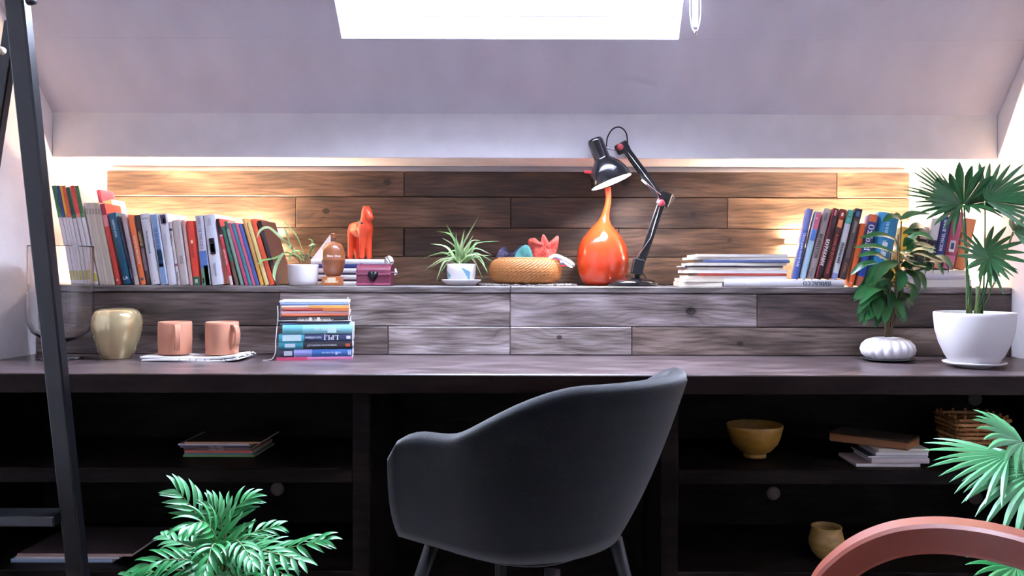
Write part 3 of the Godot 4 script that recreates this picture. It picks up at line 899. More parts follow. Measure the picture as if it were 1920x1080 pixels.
func ledge_things() -> void:
	var L := LEDGE_Y
	# white pot with a trailing plant
	var d := 2.815
	var k := d / F
	var base := Vector3(px(568, d), L, -d)
	var t := thing("potted_plant", "small white pot with a sparse trailing plant beside the books", "potted plant", base)
	pot_plant_pot(t, [[0, 0], [22, 0], [25, 1.5], [27, 10], [28.5, 37], [28.5, 39], [27, 39.5], [25.5, 38], [25, 30], [0, 30]], k, M.white_matt, 25, 33)
	var q := func(x, y, dz = 0.0): return P(x, y, d - dz) - base
	var sp := [[[570, 492], [548, 468], [522, 442], [503, 427], [488, 433], [481, 448]], [[566, 490], [541, 474], [516, 484], [491, 489], [484, 497]], [[562, 490], [537, 473], [521, 492], [514, 515], [516, 528]], [[573, 488], [560, 450], [546, 430], [530, 412]], [[568, 488], [545, 460], [538, 440], [529, 421]], [[575, 490], [583, 470], [585, 452], [577, 448]], [[573, 490], [588, 470], [590, 458], [578, 462]], [[571, 490], [560, 470], [545, 478], [540, 492]], [[572, 490], [555, 478], [548, 466], [552, 458]]]
	for i in sp.size():
		var pts := []
		for j in sp[i].size(): pts.append(q.call(sp[i][j][0], sp[i][j][1], 0.02 * j if i % 2 == 0 else 0.012 * j))
		put("leaf", blade(pts, [0.013, 0.009, 0.012, 0.005, 0.008, 0.008, 0.012, 0.009, 0.008][i], Vector3(0.15, 0.75, 0.65), 0.3, 0.6), [M.leaf_olive, M.leaf_light][i % 2], t)
	for i in 4:
		var st := begin(true)
		tube(st, smooth_pts([q.call(563 + 5 * i, 494), q.call(560 + 6 * i, 484 - 3 * (i % 2)), q.call(568 + 4 * i, 476), q.call(576 + 3 * i, 484)], 4), 0.0018, 6)
		part("stem", st, M.stem_brown, t)
	# pale pyramid, books, horse, bottle, chest
	d = 2.90
	k = d / F
	var rows := []
	var cs := [["efece8", 7, "white book lowest under the carved horse", 590, 724], ["4a3440", 4, "thin dark plum book low under the horse", 586, 722], ["e9e4e4", 8, "white book in the middle of the horse's pile", 584, 720], ["2c2c44", 4, "thin navy book in the middle of the horse's pile", 588, 722], ["e6e2e6", 8, "white book under the navy one below the horse", 586, 718], ["2f3f78", 8, "navy blue book second from top below the horse", 582, 720], ["eceef2", 9, "white top book the carved orange horse stands on", 583, 721]]
	for c in cs: rows.append([c[3], c[4], c[1], c[0], 0.13, {"label": c[2], "group": "pile of books under the horse", "white_pages": true}])
	var top := pile(rows, d, L)
	t = thing("pyramid_ornament", "white pyramid ornament behind the wooden flask", "ornament", Vector3(px(607, d + 0.05), top, -d - 0.05))
	var st := begin()
	var w := 0.033
	var apex := Vector3(0.022, 0.086, 0)
	var cor := [Vector3(-w, 0, w), Vector3(w, 0, w), Vector3(w, 0, -w), Vector3(-w, 0, -w)]
	for i in 4: tri_out(st, cor[i], cor[(i + 1) % 4], apex, Vector3(0, 0.02, 0))
	quad_out(st, cor[0], cor[1], cor[2], cor[3], Vector3(0, 0.02, 0))
	part("body", st, M.white_matt, t)
	horse(Vector3(px(676, d + 0.055), top, -d - 0.055))
	# wooden flask on a block
	d = 2.83
	k = d / F
	t = thing("wooden_flask", "turned brown wooden flask on a lettered orange block", "flask", Vector3(px(625, d), L, -d))
	var wood := mat(Color("8a4f2c"), 0.22, 0.0, {"clearcoat_enabled": true, "clearcoat": 0.5})
	st = begin(true)
	lathe(st, prof([[0, 17], [12, 17], [17, 24], [20.5, 36], [21.7, 47], [21.9, 47.6], [21.9, 49], [21.5, 49.6], [21.5, 60], [19.5, 70], [14, 78], [6, 81], [4.2, 82], [4, 95], [4.4, 96], [4.2, 97.5], [0, 98]], k), 36)
	part("body", st, wood, t)
	st = begin(true)
	lathe(st, prof([[4.5, 83], [4.7, 86], [4.5, 89]], k), 20)
	part("neck_ring", st, hexm("5a3320"), t)
	st = begin()
	block(st, Vector3(-18, 0, -12) * k, Vector3(16, 16.6, 14) * k, 0.0015)
	part("stand_block", st, hexm("b0602c", 0.4), t)
	lettering(t, "Rượu", hexm("ecd9b8"), 26 * k, 11 * k, Vector3(0, 8.3 * k, 14.2 * k), Basis(), "Droid Serif")
	lettering(t, "Mauritius", hexm("efe6e0"), 24 * k, 5 * k, Vector3(6, 55, 20.4) * k, Basis(Vector3.UP, 0.28), "Droid Sans")
	# small chest
	d = 2.815
	k = d / F
	t = thing("treasure_chest", "small plum purple chest with a dark heart-shaped hasp", "chest", Vector3(px(704, d), L, -d))
	var plum := mat(Color("7a3048"), 0.4, 0.0, {"albedo_texture": grain(21, 0.03, 0.7, 1.0), "uv1_triplanar": true, "uv1_scale": Vector3(14, 14, 14)})
	st = begin()
	block(st, Vector3(-31.5, 0, -24) * k, Vector3(31.5, 25, 20) * k, 0.002)
	part("box", st, plum, t)
	st = begin()
	var lid := []
	for i in 11:
		var a := PI * i / 10.0
		lid.append(Vector3(0, 25.5 + 14 * sin(a), -2 + 22.5 * cos(a)) * k)
	for i in 10:
		var l: Vector3 = lid[i]
		var r: Vector3 = lid[i + 1]
		var e := Vector3(32, 0, 0) * k
		quad_out(st, l - e, l + e, r + e, r - e, Vector3(0, 26, -2) * k)
		for s in [-1.0, 1.0]: tri_out(st, l + e * s, r + e * s, Vector3(32 * s, 25.5, -2) * k, Vector3(0, 30, -2) * k)
	quad_out(st, lid[0] - Vector3(32, 0, 0) * k, lid[0] + Vector3(32, 0, 0) * k, lid[10] + Vector3(32, 0, 0) * k, lid[10] - Vector3(32, 0, 0) * k, Vector3(0, 30, -2) * k)
	var lid_part := part("lid", st, plum, t)
	for s in [-1.0, 1.0]:
		st = begin()
		var strap := []
		for i in 13: strap.append(Vector3(27 * s, 25.5 + 14.5 * sin(PI * i / 12.0), -2 + 23.2 * cos(PI * i / 12.0)) * k)
		bar(st, strap, 0.007, 0.0015, Vector3.RIGHT)
		part("strap", st, hexm("8e4058"), lid_part)
	for y in [3.0, 22.0]:
		st = begin()
		block(st, Vector3(-32, y - 2, 19.5) * k, Vector3(32, y + 2, 21) * k, 0.0008)
		part("moulding", st, hexm("8e4058"), t)
	st = begin(true)
	var heart := []
	for i in 24:
		var a := TAU * i / 24.0
		heart.append(Vector3(pow(sin(a), 3.0) * 9.5, (13 * cos(a) - 5 * cos(2 * a) - 2 * cos(3 * a) - cos(4 * a)) * 0.72 + 19, 0) * k)
	var mid := Vector3(0, 17, 24.6) * k
	for i in 24:
		tri_out(st, heart[i] + Vector3(0, 0, 22.8 * k), heart[(i + 1) % 24] + Vector3(0, 0, 22.8 * k), mid, Vector3(0, 17, 0) * k)
		quad_out(st, heart[i] + Vector3(0, 0, 20.5 * k), heart[(i + 1) % 24] + Vector3(0, 0, 20.5 * k), heart[(i + 1) % 24] + Vector3(0, 0, 22.8 * k), heart[i] + Vector3(0, 0, 22.8 * k), Vector3(0, 17, 21.5) * k)
	part("hasp", st, mat(Color("26262c"), 0.35, 0.7), t, "dark metal heart hasp")
	# knotted white ribbon behind the chest
	t = thing("ribbon_knot", "crumpled white ribbon hanging off the book pile end", "ribbon", Vector3(px(727, 2.9), L, -2.9))
	for i in 3:
		st = begin()
		var pts := []
		for j in 9:
			var a := j * 0.9 + i * 1.7
			pts.append(Vector3(0.006 + 0.011 * sin(a) + 0.012 * (i % 2), 0.004 + 0.036 * i + 0.01 * (1.0 + cos(a * 1.3)), 0.012 * cos(a * 0.8)))
		bar(st, smooth_pts(pts, 3), 0.012, 0.0012, Vector3(0.3, 0.2, 0.9))
		part("ribbon_loop", st, M.white_matt, t)
	# spider plant in painted pot
	d = 2.84
	k = d / F
	base = Vector3(px(865, d), L, -d)
	t = thing("spider_plant", "spider plant in a white pot painted with blue triangles", "potted plant", base)
	st = begin(true)
	lathe(st, prof([[0, 0], [24, 0], [26, 1], [36, 9], [37.5, 11], [37, 12], [33, 10.5], [26, 4.5], [0, 4]], k), 40)
	part("saucer", st, M.white_glaze, t)
	var painted := pot_plant_pot(t, [[0, 4.6], [20, 4.6], [22.5, 6], [26, 18], [27, 30], [26.6, 40], [26, 41], [25, 40], [24.5, 32], [0, 31]], k, M.white_matt, 24.4, 37)
	var blue := hexm("6fa4b8", 0.4)
	for tr in [[-1.05, [[-8, 9], [-8, 32], [9, 19]]], [0.42, [[-9, 35], [9, 26], [8, 8]]], [2.4, [[-8, 9], [-8, 32], [9, 19]]], [-2.4, [[-9, 35], [9, 26], [8, 8]]]]:
		st = begin(true)
		var m3: Array = tr[1]
		var nn := 6
		var on := func(c: Vector2) -> Vector3:
			var y := c.y
			var r := lerpf(25.4, 27.3, clampf((y - 12.0) / 18.0, 0, 1))
			var a: float = tr[0] + c.x / 26.0
			return Vector3(sin(a) * r * k * 1.004, y * k, cos(a) * r * k * 1.004)
		var A := Vector2(m3[0][0], m3[0][1])
		var B := Vector2(m3[1][0], m3[1][1])
		var C := Vector2(m3[2][0], m3[2][1])
		for i in nn:
			for j in nn - i:
				var p0 := A + (B - A) * i / nn + (C - A) * j / nn
				var du := (B - A) / nn
				var dv := (C - A) / nn
				tri_out(st, on.call(p0), on.call(p0 + du), on.call(p0 + dv), Vector3(0, 20 * k, 0))
				if j < nn - i - 1: tri_out(st, on.call(p0 + du), on.call(p0 + du + dv), on.call(p0 + dv), Vector3(0, 20 * k, 0))
		part("painted_triangle", st, blue, painted)
	var sl := [[[870, 455], [899, 404]], [[852, 450], [835, 417]], [[866, 455], [871, 430]], [[856, 452], [856, 436]], [[845, 440], [818, 434]], [[835, 462], [806, 457]], [[838, 465], [822, 458]], [[828, 474], [790, 486]], [[828, 486], [797, 506]], [[832, 492], [818, 528]], [[895, 456], [938, 452]], [[885, 452], [902, 452]], [[893, 466], [922, 478]], [[895, 475], [926, 492]], [[896, 484], [916, 512]], [[886, 482], [907, 527]], [[880, 470], [896, 450]], [[885, 478], [920, 480]], [[845, 478], [810, 500]], [[852, 470], [832, 478]], [[875, 462], [888, 440]], [[848, 458], [828, 446]], [[900, 482], [914, 514]], [[840, 484], [806, 502]], [[864, 470], [850, 448]], [[872, 472], [884, 458]], [[846, 484], [826, 512]], [[886, 486], [898, 508]]]
	for i in sl.size():
		var c: Array = sl[i]
		var dz := rng.randf_range(-0.07, 0.05) if i > 3 else rng.randf_range(-0.02, 0.02)
		var b0 := P(865 + rng.randf_range(-10, 10), 497, d) - base
		var b1 := P(c[0][0], c[0][1], d - dz * 0.5) - base
		var b2 := P(c[1][0], c[1][1], d - dz) - base
		var m1 := b0.lerp(b1, 0.5) + Vector3(0, 0.006, 0)
		put("leaf", blade([b0, m1, b1, b2], rng.randf_range(0.0075, 0.0105), Vector3(0.1, 0.7, 0.7), 0.5, 0.3), [M.leaf_olive, M.leaf_light, M.leaf_pale][i % 3], t)
	# lace mat, basket and cloths
	d = 2.93
	k = d / F
	var cx := px(985, d)
	st = begin()
	var ring := []
	for i in 72:
		var a := TAU * i / 72.0
		ring.append(Vector3(cos(a) * (0.172 + 0.006 * sin(a * 18.0)), 0, sin(a) * (0.13 + 0.005 * sin(a * 18.0))))
	for i in 72:
		var a: Vector3 = ring[i]
		var b: Vector3 = ring[(i + 1) % 72]
		var u := Vector3(0, 0.003 + 0.002 * (i % 3), 0)
		var v := Vector3(0, 0.003 + 0.002 * ((i + 1) % 3), 0)
		tri_out(st, a + u, b + v, Vector3(0, 0.003, 0), Vector3(0, -1, 0))
		quad_out(st, a, b, b + v, a + u, Vector3.ZERO)
		tri_out(st, a, b, Vector3(0, 0, 0), Vector3(0, 1, 0))
	var o := put("lace_mat", done(st), mat(Color("cfc6c0"), 0.9, 0.0, {"albedo_texture": grain(31, 0.05, 0.1, 1.2), "uv1_triplanar": true, "uv1_scale": Vector3(9, 9, 9)}))
	o.position = Vector3(cx, L, -2.925)
	tag(o, "black and white lace mat under the wicker basket", "mat")
	t = thing("wicker_basket", "low round honey-coloured wicker basket on the lace mat", "basket", Vector3(cx, L + 0.006, -2.925))
	st = begin(true)
	var pr := []
	for i in 41:
		var f := i / 40.0
		var a := -PI * 0.5 + PI * 0.92 * f
		var rr := 44.0 + 23.0 * pow(maxf(cos(a), 0.0), 0.8)
		pr.append([rr, 24.0 + 23.5 * sin(a)])
	pr.push_front([0, 0.5])
	var wv := func(r: float, a: float, y: float) -> float:
		if r < 0.02: return r
		return r + 0.0026 * sin(a * 96.0 / 2.0 + (PI if int(round(y / k / 2.4)) % 2 else 0.0)) + 0.0007 * sin(y / k * 2.6)
	lathe(st, prof(pr, k), 192, Transform3D(), wv)
	part("woven_wall", st, mat(Color("b87a44"), 0.5), t)
	st = begin(true)
	var rim := []
	for i in 49: rim.append(Vector3(cos(TAU * i / 48.0) * 50 * k, 47.2 * k, sin(TAU * i / 48.0) * 50 * k))
	tube(st, rim, 0.0035, 6, false)
	part("rim", st, mat(Color("c48a58"), 0.5), t)
	st = begin(true)
	lathe(st, prof([[0, 6], [58, 18]], k), 32)
	part("inside", st, mat(Color("8a5c34"), 0.7), t)
	cloth("patterned_cloth", "crumpled dark purple patterned cloth in the wicker basket", "2e2a40", [[932, 496], [934, 472], [946, 462], [958, 474], [968, 466], [982, 462], [986, 496]], 2.95, 0.03, "5a5470")
	cloth("teal_cloth", "folded teal cloth peeking from the wicker basket", "4f8f8a", [[962, 505], [966, 478], [978, 462], [990, 460], [998, 476], [1000, 505]], 2.90, 0.02)
	cloth("red_cloth", "folded red patterned cloth fanning out of the basket", "d8382c", [[1004, 497], [998, 478], [990, 452], [1003, 446], [1012, 456], [1018, 439], [1028, 452], [1034, 466], [1042, 444], [1048, 445], [1044, 470], [1030, 497]], 2.93, 0.035, "e07a6c")
	t = thing("ribbon", "striped white, navy and red ribbon spilling over the basket rim", "ribbon")
	for i in 3:
		st = begin()
		var pts := []
		for c in [[1026, 488], [1040, 479 + 2 * i], [1056, 484 + 3 * i], [1072, 493 + i], [1074, 498], [1068, 498], [1058, 490 + 3 * i], [1050, 490 + 4 * i]]: pts.append(P(c[0], c[1], 2.875 + 0.012 * i))
		bar(st, smooth_pts(pts, 4), 0.011, 0.0022, Vector3(0, 0.3, 1))
		part("stripe", st, [M.white_matt, hexm("5a6684"), hexm("c23a44")][i], t)
	# orange gourd vase
	d = 2.955
	k = d / F
	var gv := [[1129, 536, 18], [1129, 535, 30], [1129, 529, 39], [1129.5, 516, 45], [1130, 498, 48.5], [1130, 480, 48.5], [1130, 462, 45], [1130.5, 446, 37], [1131, 432, 25.5], [1132.5, 419, 14], [1134.5, 406, 8], [1137.5, 392, 6.2], [1140, 380, 5.6], [1140.5, 368, 5.4], [1139.5, 357, 6], [1138.5, 352, 6.5]]
	var pp := []
	var rr2 := []
	var gb := Vector3(px(1129, d), L, -d)
	for c in gv:
		pp.append(Vector3((c[0] - 1129) * k, (536 - c[1]) * k, 0))
		rr2.append(Vector3(c[2] * k, 0, 0))
	pp = smooth_pts(pp, 3)
	rr2 = smooth_pts(rr2, 3)
	t = thing("gourd_vase", "glossy orange gourd-shaped vase with a curved thin neck", "vase", gb)
	st = begin(true)
	tube(st, pp, rr2.map(func(v): return v.x), 40)
	part("body", st, mat(Color("d8431c"), 0.16, 0.0, {"clearcoat_enabled": true, "clearcoat": 0.8, "clearcoat_roughness": 0.08}), t)

# a crumpled cloth: an outline with thickness, its front pushed in and out along the folds
func cloth(called: String, label: String, col: String, outline: Array, d: float, th: float, tint := "") -> void:
	var n := outline.size()
	var pts := []
	var c := Vector3.ZERO
	for q in outline:
		pts.append(P(q[0], q[1], d))
		c += pts[-1]
	c /= n
	var o := thing(called, label, "cloth", c)
	var sm := []
	for i in n:
		for j in 4:
			var a: Vector3 = pts[(i + n - 1) % n]
			var b: Vector3 = pts[i]
			var e: Vector3 = pts[(i + 1) % n]
			var f: Vector3 = pts[(i + 2) % n]
			var t := j / 4.0
			sm.append(0.5 * (2.0 * b + (e - a) * t + (2.0 * a - 5.0 * b + 4.0 * e - f) * t * t + (3.0 * b - a - 3.0 * e + f) * t * t * t) - c)
	var st := begin(true)
	var m := sm.size()
	for s in [1.0, -1.0]:
		for i in m:
			for j in 4:
				var q := []
				for g in [[i, j], [i + 1, j], [i + 1, j + 1], [i, j + 1]]:
					var p: Vector3 = sm[g[0] % m]
					var f: float = g[1] / 4.0
					var z := th * 0.5 * sin(acos(f)) * (0.6 + 0.5 * sin((g[0] % m) * 0.9) * f)
					q.append(p * f + Vector3(0, 0, s * z))
				if j == 0: tri_out(st, q[0], q[2], q[3], Vector3(0, 0, -s * 0.2))
				else: quad_out(st, q[0], q[1], q[2], q[3], Vector3(0, 0, -s * 0.2))
	var mt := mat(Color(col), 0.85)
	if tint:
		var g := grain(hash(called) % 1000, 0.06, 0.0, 1.0)
		g.color_ramp.set_color(0, Color(col)); g.color_ramp.set_color(1, Color(tint))
		g.color_ramp.set_offset(0, 0.42); g.color_ramp.set_offset(1, 0.6)
		mt = mat(Color.WHITE, 0.85, 0.0, {"albedo_texture": g, "uv1_triplanar": true, "uv1_scale": Vector3(10, 10, 10)})
	part("fabric", st, mt, o)

func horse(at: Vector3) -> void:
	var t := thing("carved_horse", "orange painted carved wooden horse standing on the book pile", "figurine", at)
	t.rotation.y = -0.75
	var s := 0.00192
	var V := func(x, y, z): return Vector3(x, y, z) * s
	# local: nose towards +x, y up
	var b := [
		[V.call(-17, 55, 0), V.call(15, 54, 0), 13 * s, 12.5 * s],
		[V.call(14, 58, 0), V.call(19, 82, 0), 12 * s, 8.5 * s],
		[V.call(19, 84, 0), V.call(31, 74, 0), 7.5 * s, 5.5 * s],
		[V.call(18, 88, 3.5), V.call(17, 95, 4.5), 3 * s, 1.6 * s],
		[V.call(18, 88, -3.5), V.call(17, 95, -4.5), 3 * s, 1.6 * s],
		[V.call(-24, 58, 0), V.call(-27, 44, 0), 4 * s, 3 * s]]
	for z in [-6.5, 6.5]:
		b.append([V.call(-19, 46, z), V.call(-21, 4.6, z * 1.15), 7 * s, 4.6 * s])
		b.append([V.call(15, 46, z), V.call(16, 4.6, z * 1.15), 7 * s, 4.6 * s])
	var red := mat(Color("dc4416"), 0.3, 0.0, {"clearcoat_enabled": true, "clearcoat": 0.4})
	put("body", flesh(b, 0.012, 0.0042), red, t)
	var st := begin(true)
	lathe(st, [Vector2(11.6 * s, -2 * s), Vector2(12.6 * s, 0), Vector2(11.6 * s, 2.4 * s)], 24, Transform3D(Basis(Vector3.BACK, -0.45), V.call(14.8, 65, 0)))
	part("collar", st, hexm("3a1d22", 0.4), t, "dark painted collar with white dots")
	for i in 14:
		var a := TAU * i / 14.0
		st = begin(true)
		lathe(st, [Vector2(0, -0.0018), Vector2(0.0018, 0), Vector2(0, 0.0018)], 8, Transform3D(Basis(), V.call(14.8, 65, 0) + Basis(Vector3.BACK, -0.45) * Vector3(cos(a) * 12.7 * s, 0, sin(a) * 12.7 * s)))
		part("painted_dot", st, M.white_matt, t)
	st = begin(true)
	lathe(st, [Vector2(13.4 * s, -8 * s), Vector2(13.75 * s, -4 * s), Vector2(13.7 * s, 6 * s), Vector2(13.2 * s, 9 * s)], 24, Transform3D(Basis(Vector3.BACK, PI / 2 + 0.03), V.call(-4, 54.6, 0)), func(r, a, y): return r + 0.0008 * sin(a * 6.0))
	part("saddle", st, hexm("e8865c", 0.4), t, "pale orange painted saddle")

func desk_lamp() -> void:
	var d := 2.86
	var k := d / F
	var base := Vector3(px(1186, d), LEDGE_Y, -d)
	var t := thing("desk_lamp", "black jointed architect's lamp with a lit bell shade", "lamp", base)
	var q := func(x, y, dz = 0.0): return P(x, y, d) - base + Vector3(0, 0, dz)
	var st := begin(true)
	lathe(st, prof([[0, 0], [46, 0], [47.5, 2], [47.5, 6], [45, 9.5], [36, 13], [20, 15.5], [10, 16.5], [0, 16.5]], k), 48)
	part("base", st, M.gloss_black, t)
	st = begin(true)
	lathe(st, prof([[0, 16], [5, 16], [5, 24], [0, 24]], k), 16, Transform3D(Basis(), Vector3(9 * k, 0, 0)))
	part("pivot_post", st, M.black, t)
	st = begin()
	cbox(st, Transform3D(Basis(Vector3.BACK, -0.2), q.call(1196, 500)), Vector3(22 * k, 30 * k, 22 * k), 0.004)
	part("base_bracket", st, M.black, t)
	# arms: two parallel bars each, springs and rods
	for z in [-0.008, 0.008]:
		st = begin()
		bar(st, [q.call(1199, 500, z), q.call(1241, 380, z)], 0.006, 14 * k, Vector3(0, 0, 1).cross(Vector3(0.3, 1, 0)))
		part("lower_arm", st, M.black, t)
		st = begin()
		bar(st, [q.call(1244, 376, z), q.call(1170, 276, z)], 0.006, 14 * k, Vector3(0, 0, 1).cross(Vector3(-0.6, 1, 0)))
		part("upper_arm", st, M.black, t)
		st = begin(true)
		tube(st, [q.call(1188, 492, z * 1.6), q.call(1219, 446, z * 1.6), q.call(1236, 388, z * 1.6)], 0.0016, 8)
		part("spring", st, M.chrome, t)
		st = begin(true)
		tube(st, [q.call(1238, 366, z * 1.6), q.call(1203, 337, z * 1.6)], 0.0018, 8)
		part("spring", st, M.chrome, t)
		st = begin(true)
		tube(st, [q.call(1238, 380, z * 1.6), q.call(1226, 352, z * 1.6), q.call(1176, 286, z * 1.6)], 0.0013, 8)
		part("spring", st, M.chrome, t)
	st = begin()
	cbox(st, Transform3D(Basis(Vector3.BACK, -0.35), q.call(1246, 373)), Vector3(24 * k, 28 * k, 0.012), 0.004)
	part("elbow_bracket", st, M.black, t)
	st = begin()
	cbox(st, Transform3D(Basis(Vector3.BACK, 0.5), q.call(1167, 277)), Vector3(26 * k, 20 * k, 0.012), 0.004)
	part("head_bracket", st, M.black, t)
	for c in [[1162, 277], [1239, 381]]:
		st = begin(true)
		lathe(st, prof([[0, 12], [4.5, 12], [6, 10], [6, 0], [0, 0]], k), 18, Transform3D(Basis(Vector3.RIGHT, PI / 2), q.call(c[0], c[1], 0.004)))
		part("knob", st, hexm("b8404a", 0.35), t, "red plastic joint knob")
	st = begin(true)
	tube(st, smooth_pts([q.call(1137, 276), q.call(1139, 258), q.call(1149, 242), q.call(1163, 239), q.call(1174, 250), q.call(1177, 272)], 5), 0.0032, 8)
	tube(st, smooth_pts([q.call(1234, 364, 0.01), q.call(1246, 356, 0.012), q.call(1261, 357, 0.012), q.call(1263, 370, 0.01), q.call(1256, 384, 0.01)], 5), 0.0018, 8)
	part("cable", st, M.black, t)
	st = begin(true)
	var tail := []
	for c in [[1206, 512, -0.01], [1216, 524, -0.03], [1236, 533, -0.05], [1252, 534, -0.09], [1262, 533, -0.15]]:
		var p: Vector3 = q.call(c[0], c[1], c[2])
		p.y = maxf(p.y, 0.002)
		tail.append(p)
	tail[3].y = 0.002; tail[4].y = 0.002
	tube(st, smooth_pts(tail, 5), 0.0018, 8)
	part("power_cord", st, M.black, t)
	# head: the axis runs from the cap down to the right, tipped a little to the viewer
	var top: Vector3 = q.call(1113, 263, 0.035)
	var mouth: Vector3 = q.call(1145, 344, 0.043)
	var ax := (top - mouth).normalized()
	var L := (top - mouth).length()
	var bx := Vector3(0, 0, 1).cross(ax).normalized()
	var tf := Transform3D(Basis(bx, ax, bx.cross(ax)), mouth)
	var R := 39.5 * k
	st = begin(true)
	lathe(st, [Vector2(R, 0), Vector2(R * 1.01, 0.002), Vector2(R * 0.98, L * 0.08), Vector2(R * 0.9, L * 0.22), Vector2(R * 0.74, L * 0.36), Vector2(R * 0.56, L * 0.45), Vector2(R * 0.47, L * 0.5)], 40, tf)
	var shade := part("shade", st, M.gloss_black, t)
	st = begin(true)
	lathe(st, [Vector2(0, L * 0.49), Vector2(R * 0.45, L * 0.49), Vector2(R * 0.54, L * 0.44), Vector2(R * 0.72, L * 0.35), Vector2(R * 0.88, L * 0.21), Vector2(R * 0.96, L * 0.08), Vector2(R * 0.985, 0.0005)], 40, tf)
	part("reflector", st, M.white_paint, shade, "white inside of the shade")
	st = begin(true)
	lathe(st, [Vector2(R * 0.47, L * 0.49), Vector2(R * 0.41, L * 0.52), Vector2(R * 0.38, L * 0.56), Vector2(R * 0.38, L * 0.92), Vector2(R * 0.33, L * 0.985), Vector2(R * 0.2, L), Vector2(0, L)], 32, tf)
	part("socket_cap", st, M.gloss_black, t)
	st = begin(true)
	tube(st, [q.call(1136, 280, 0.03), q.call(1150, 283, 0.015), q.call(1164, 279, 0)], 0.003, 8)
	part("head_link", st, M.chrome, t)
	st = begin()
	cbox(st, Transform3D(Basis(Vector3.BACK, -0.1), q.call(1103, 326, 0.05)), Vector3(18 * k, 5 * k, 5 * k), 0.001)
	part("switch", st, hexm("c03038"), t, "small red switch")
	st = begin(true)
	lathe(st, [Vector2(0, 0.004), Vector2(0.014, 0.008), Vector2(0.024, 0.022), Vector2(0.026, 0.036), Vector2(0.018, 0.052), Vector2(0.012, 0.064), Vector2(0, 0.066)], 24, tf)
	part("bulb", st, mat(Color.WHITE, 0.3, 0.0, {"emission_enabled": true, "emission": Color("f4f4ff"), "emission_energy_multiplier": 16.0}), t, "glowing white bulb")
	var l := OmniLight3D.new()
	l.name = "lamp_light"
	l.light_color = Color("f6f2ff")
	l.light_energy = LAMP_LIGHT
	l.light_size = 0.024
	l.omni_range = 8.0
	l.omni_attenuation = 2.0
	l.shadow_enabled = true
	t.add_child(l)
	l.position = tf * Vector3(0, 0.032, 0)

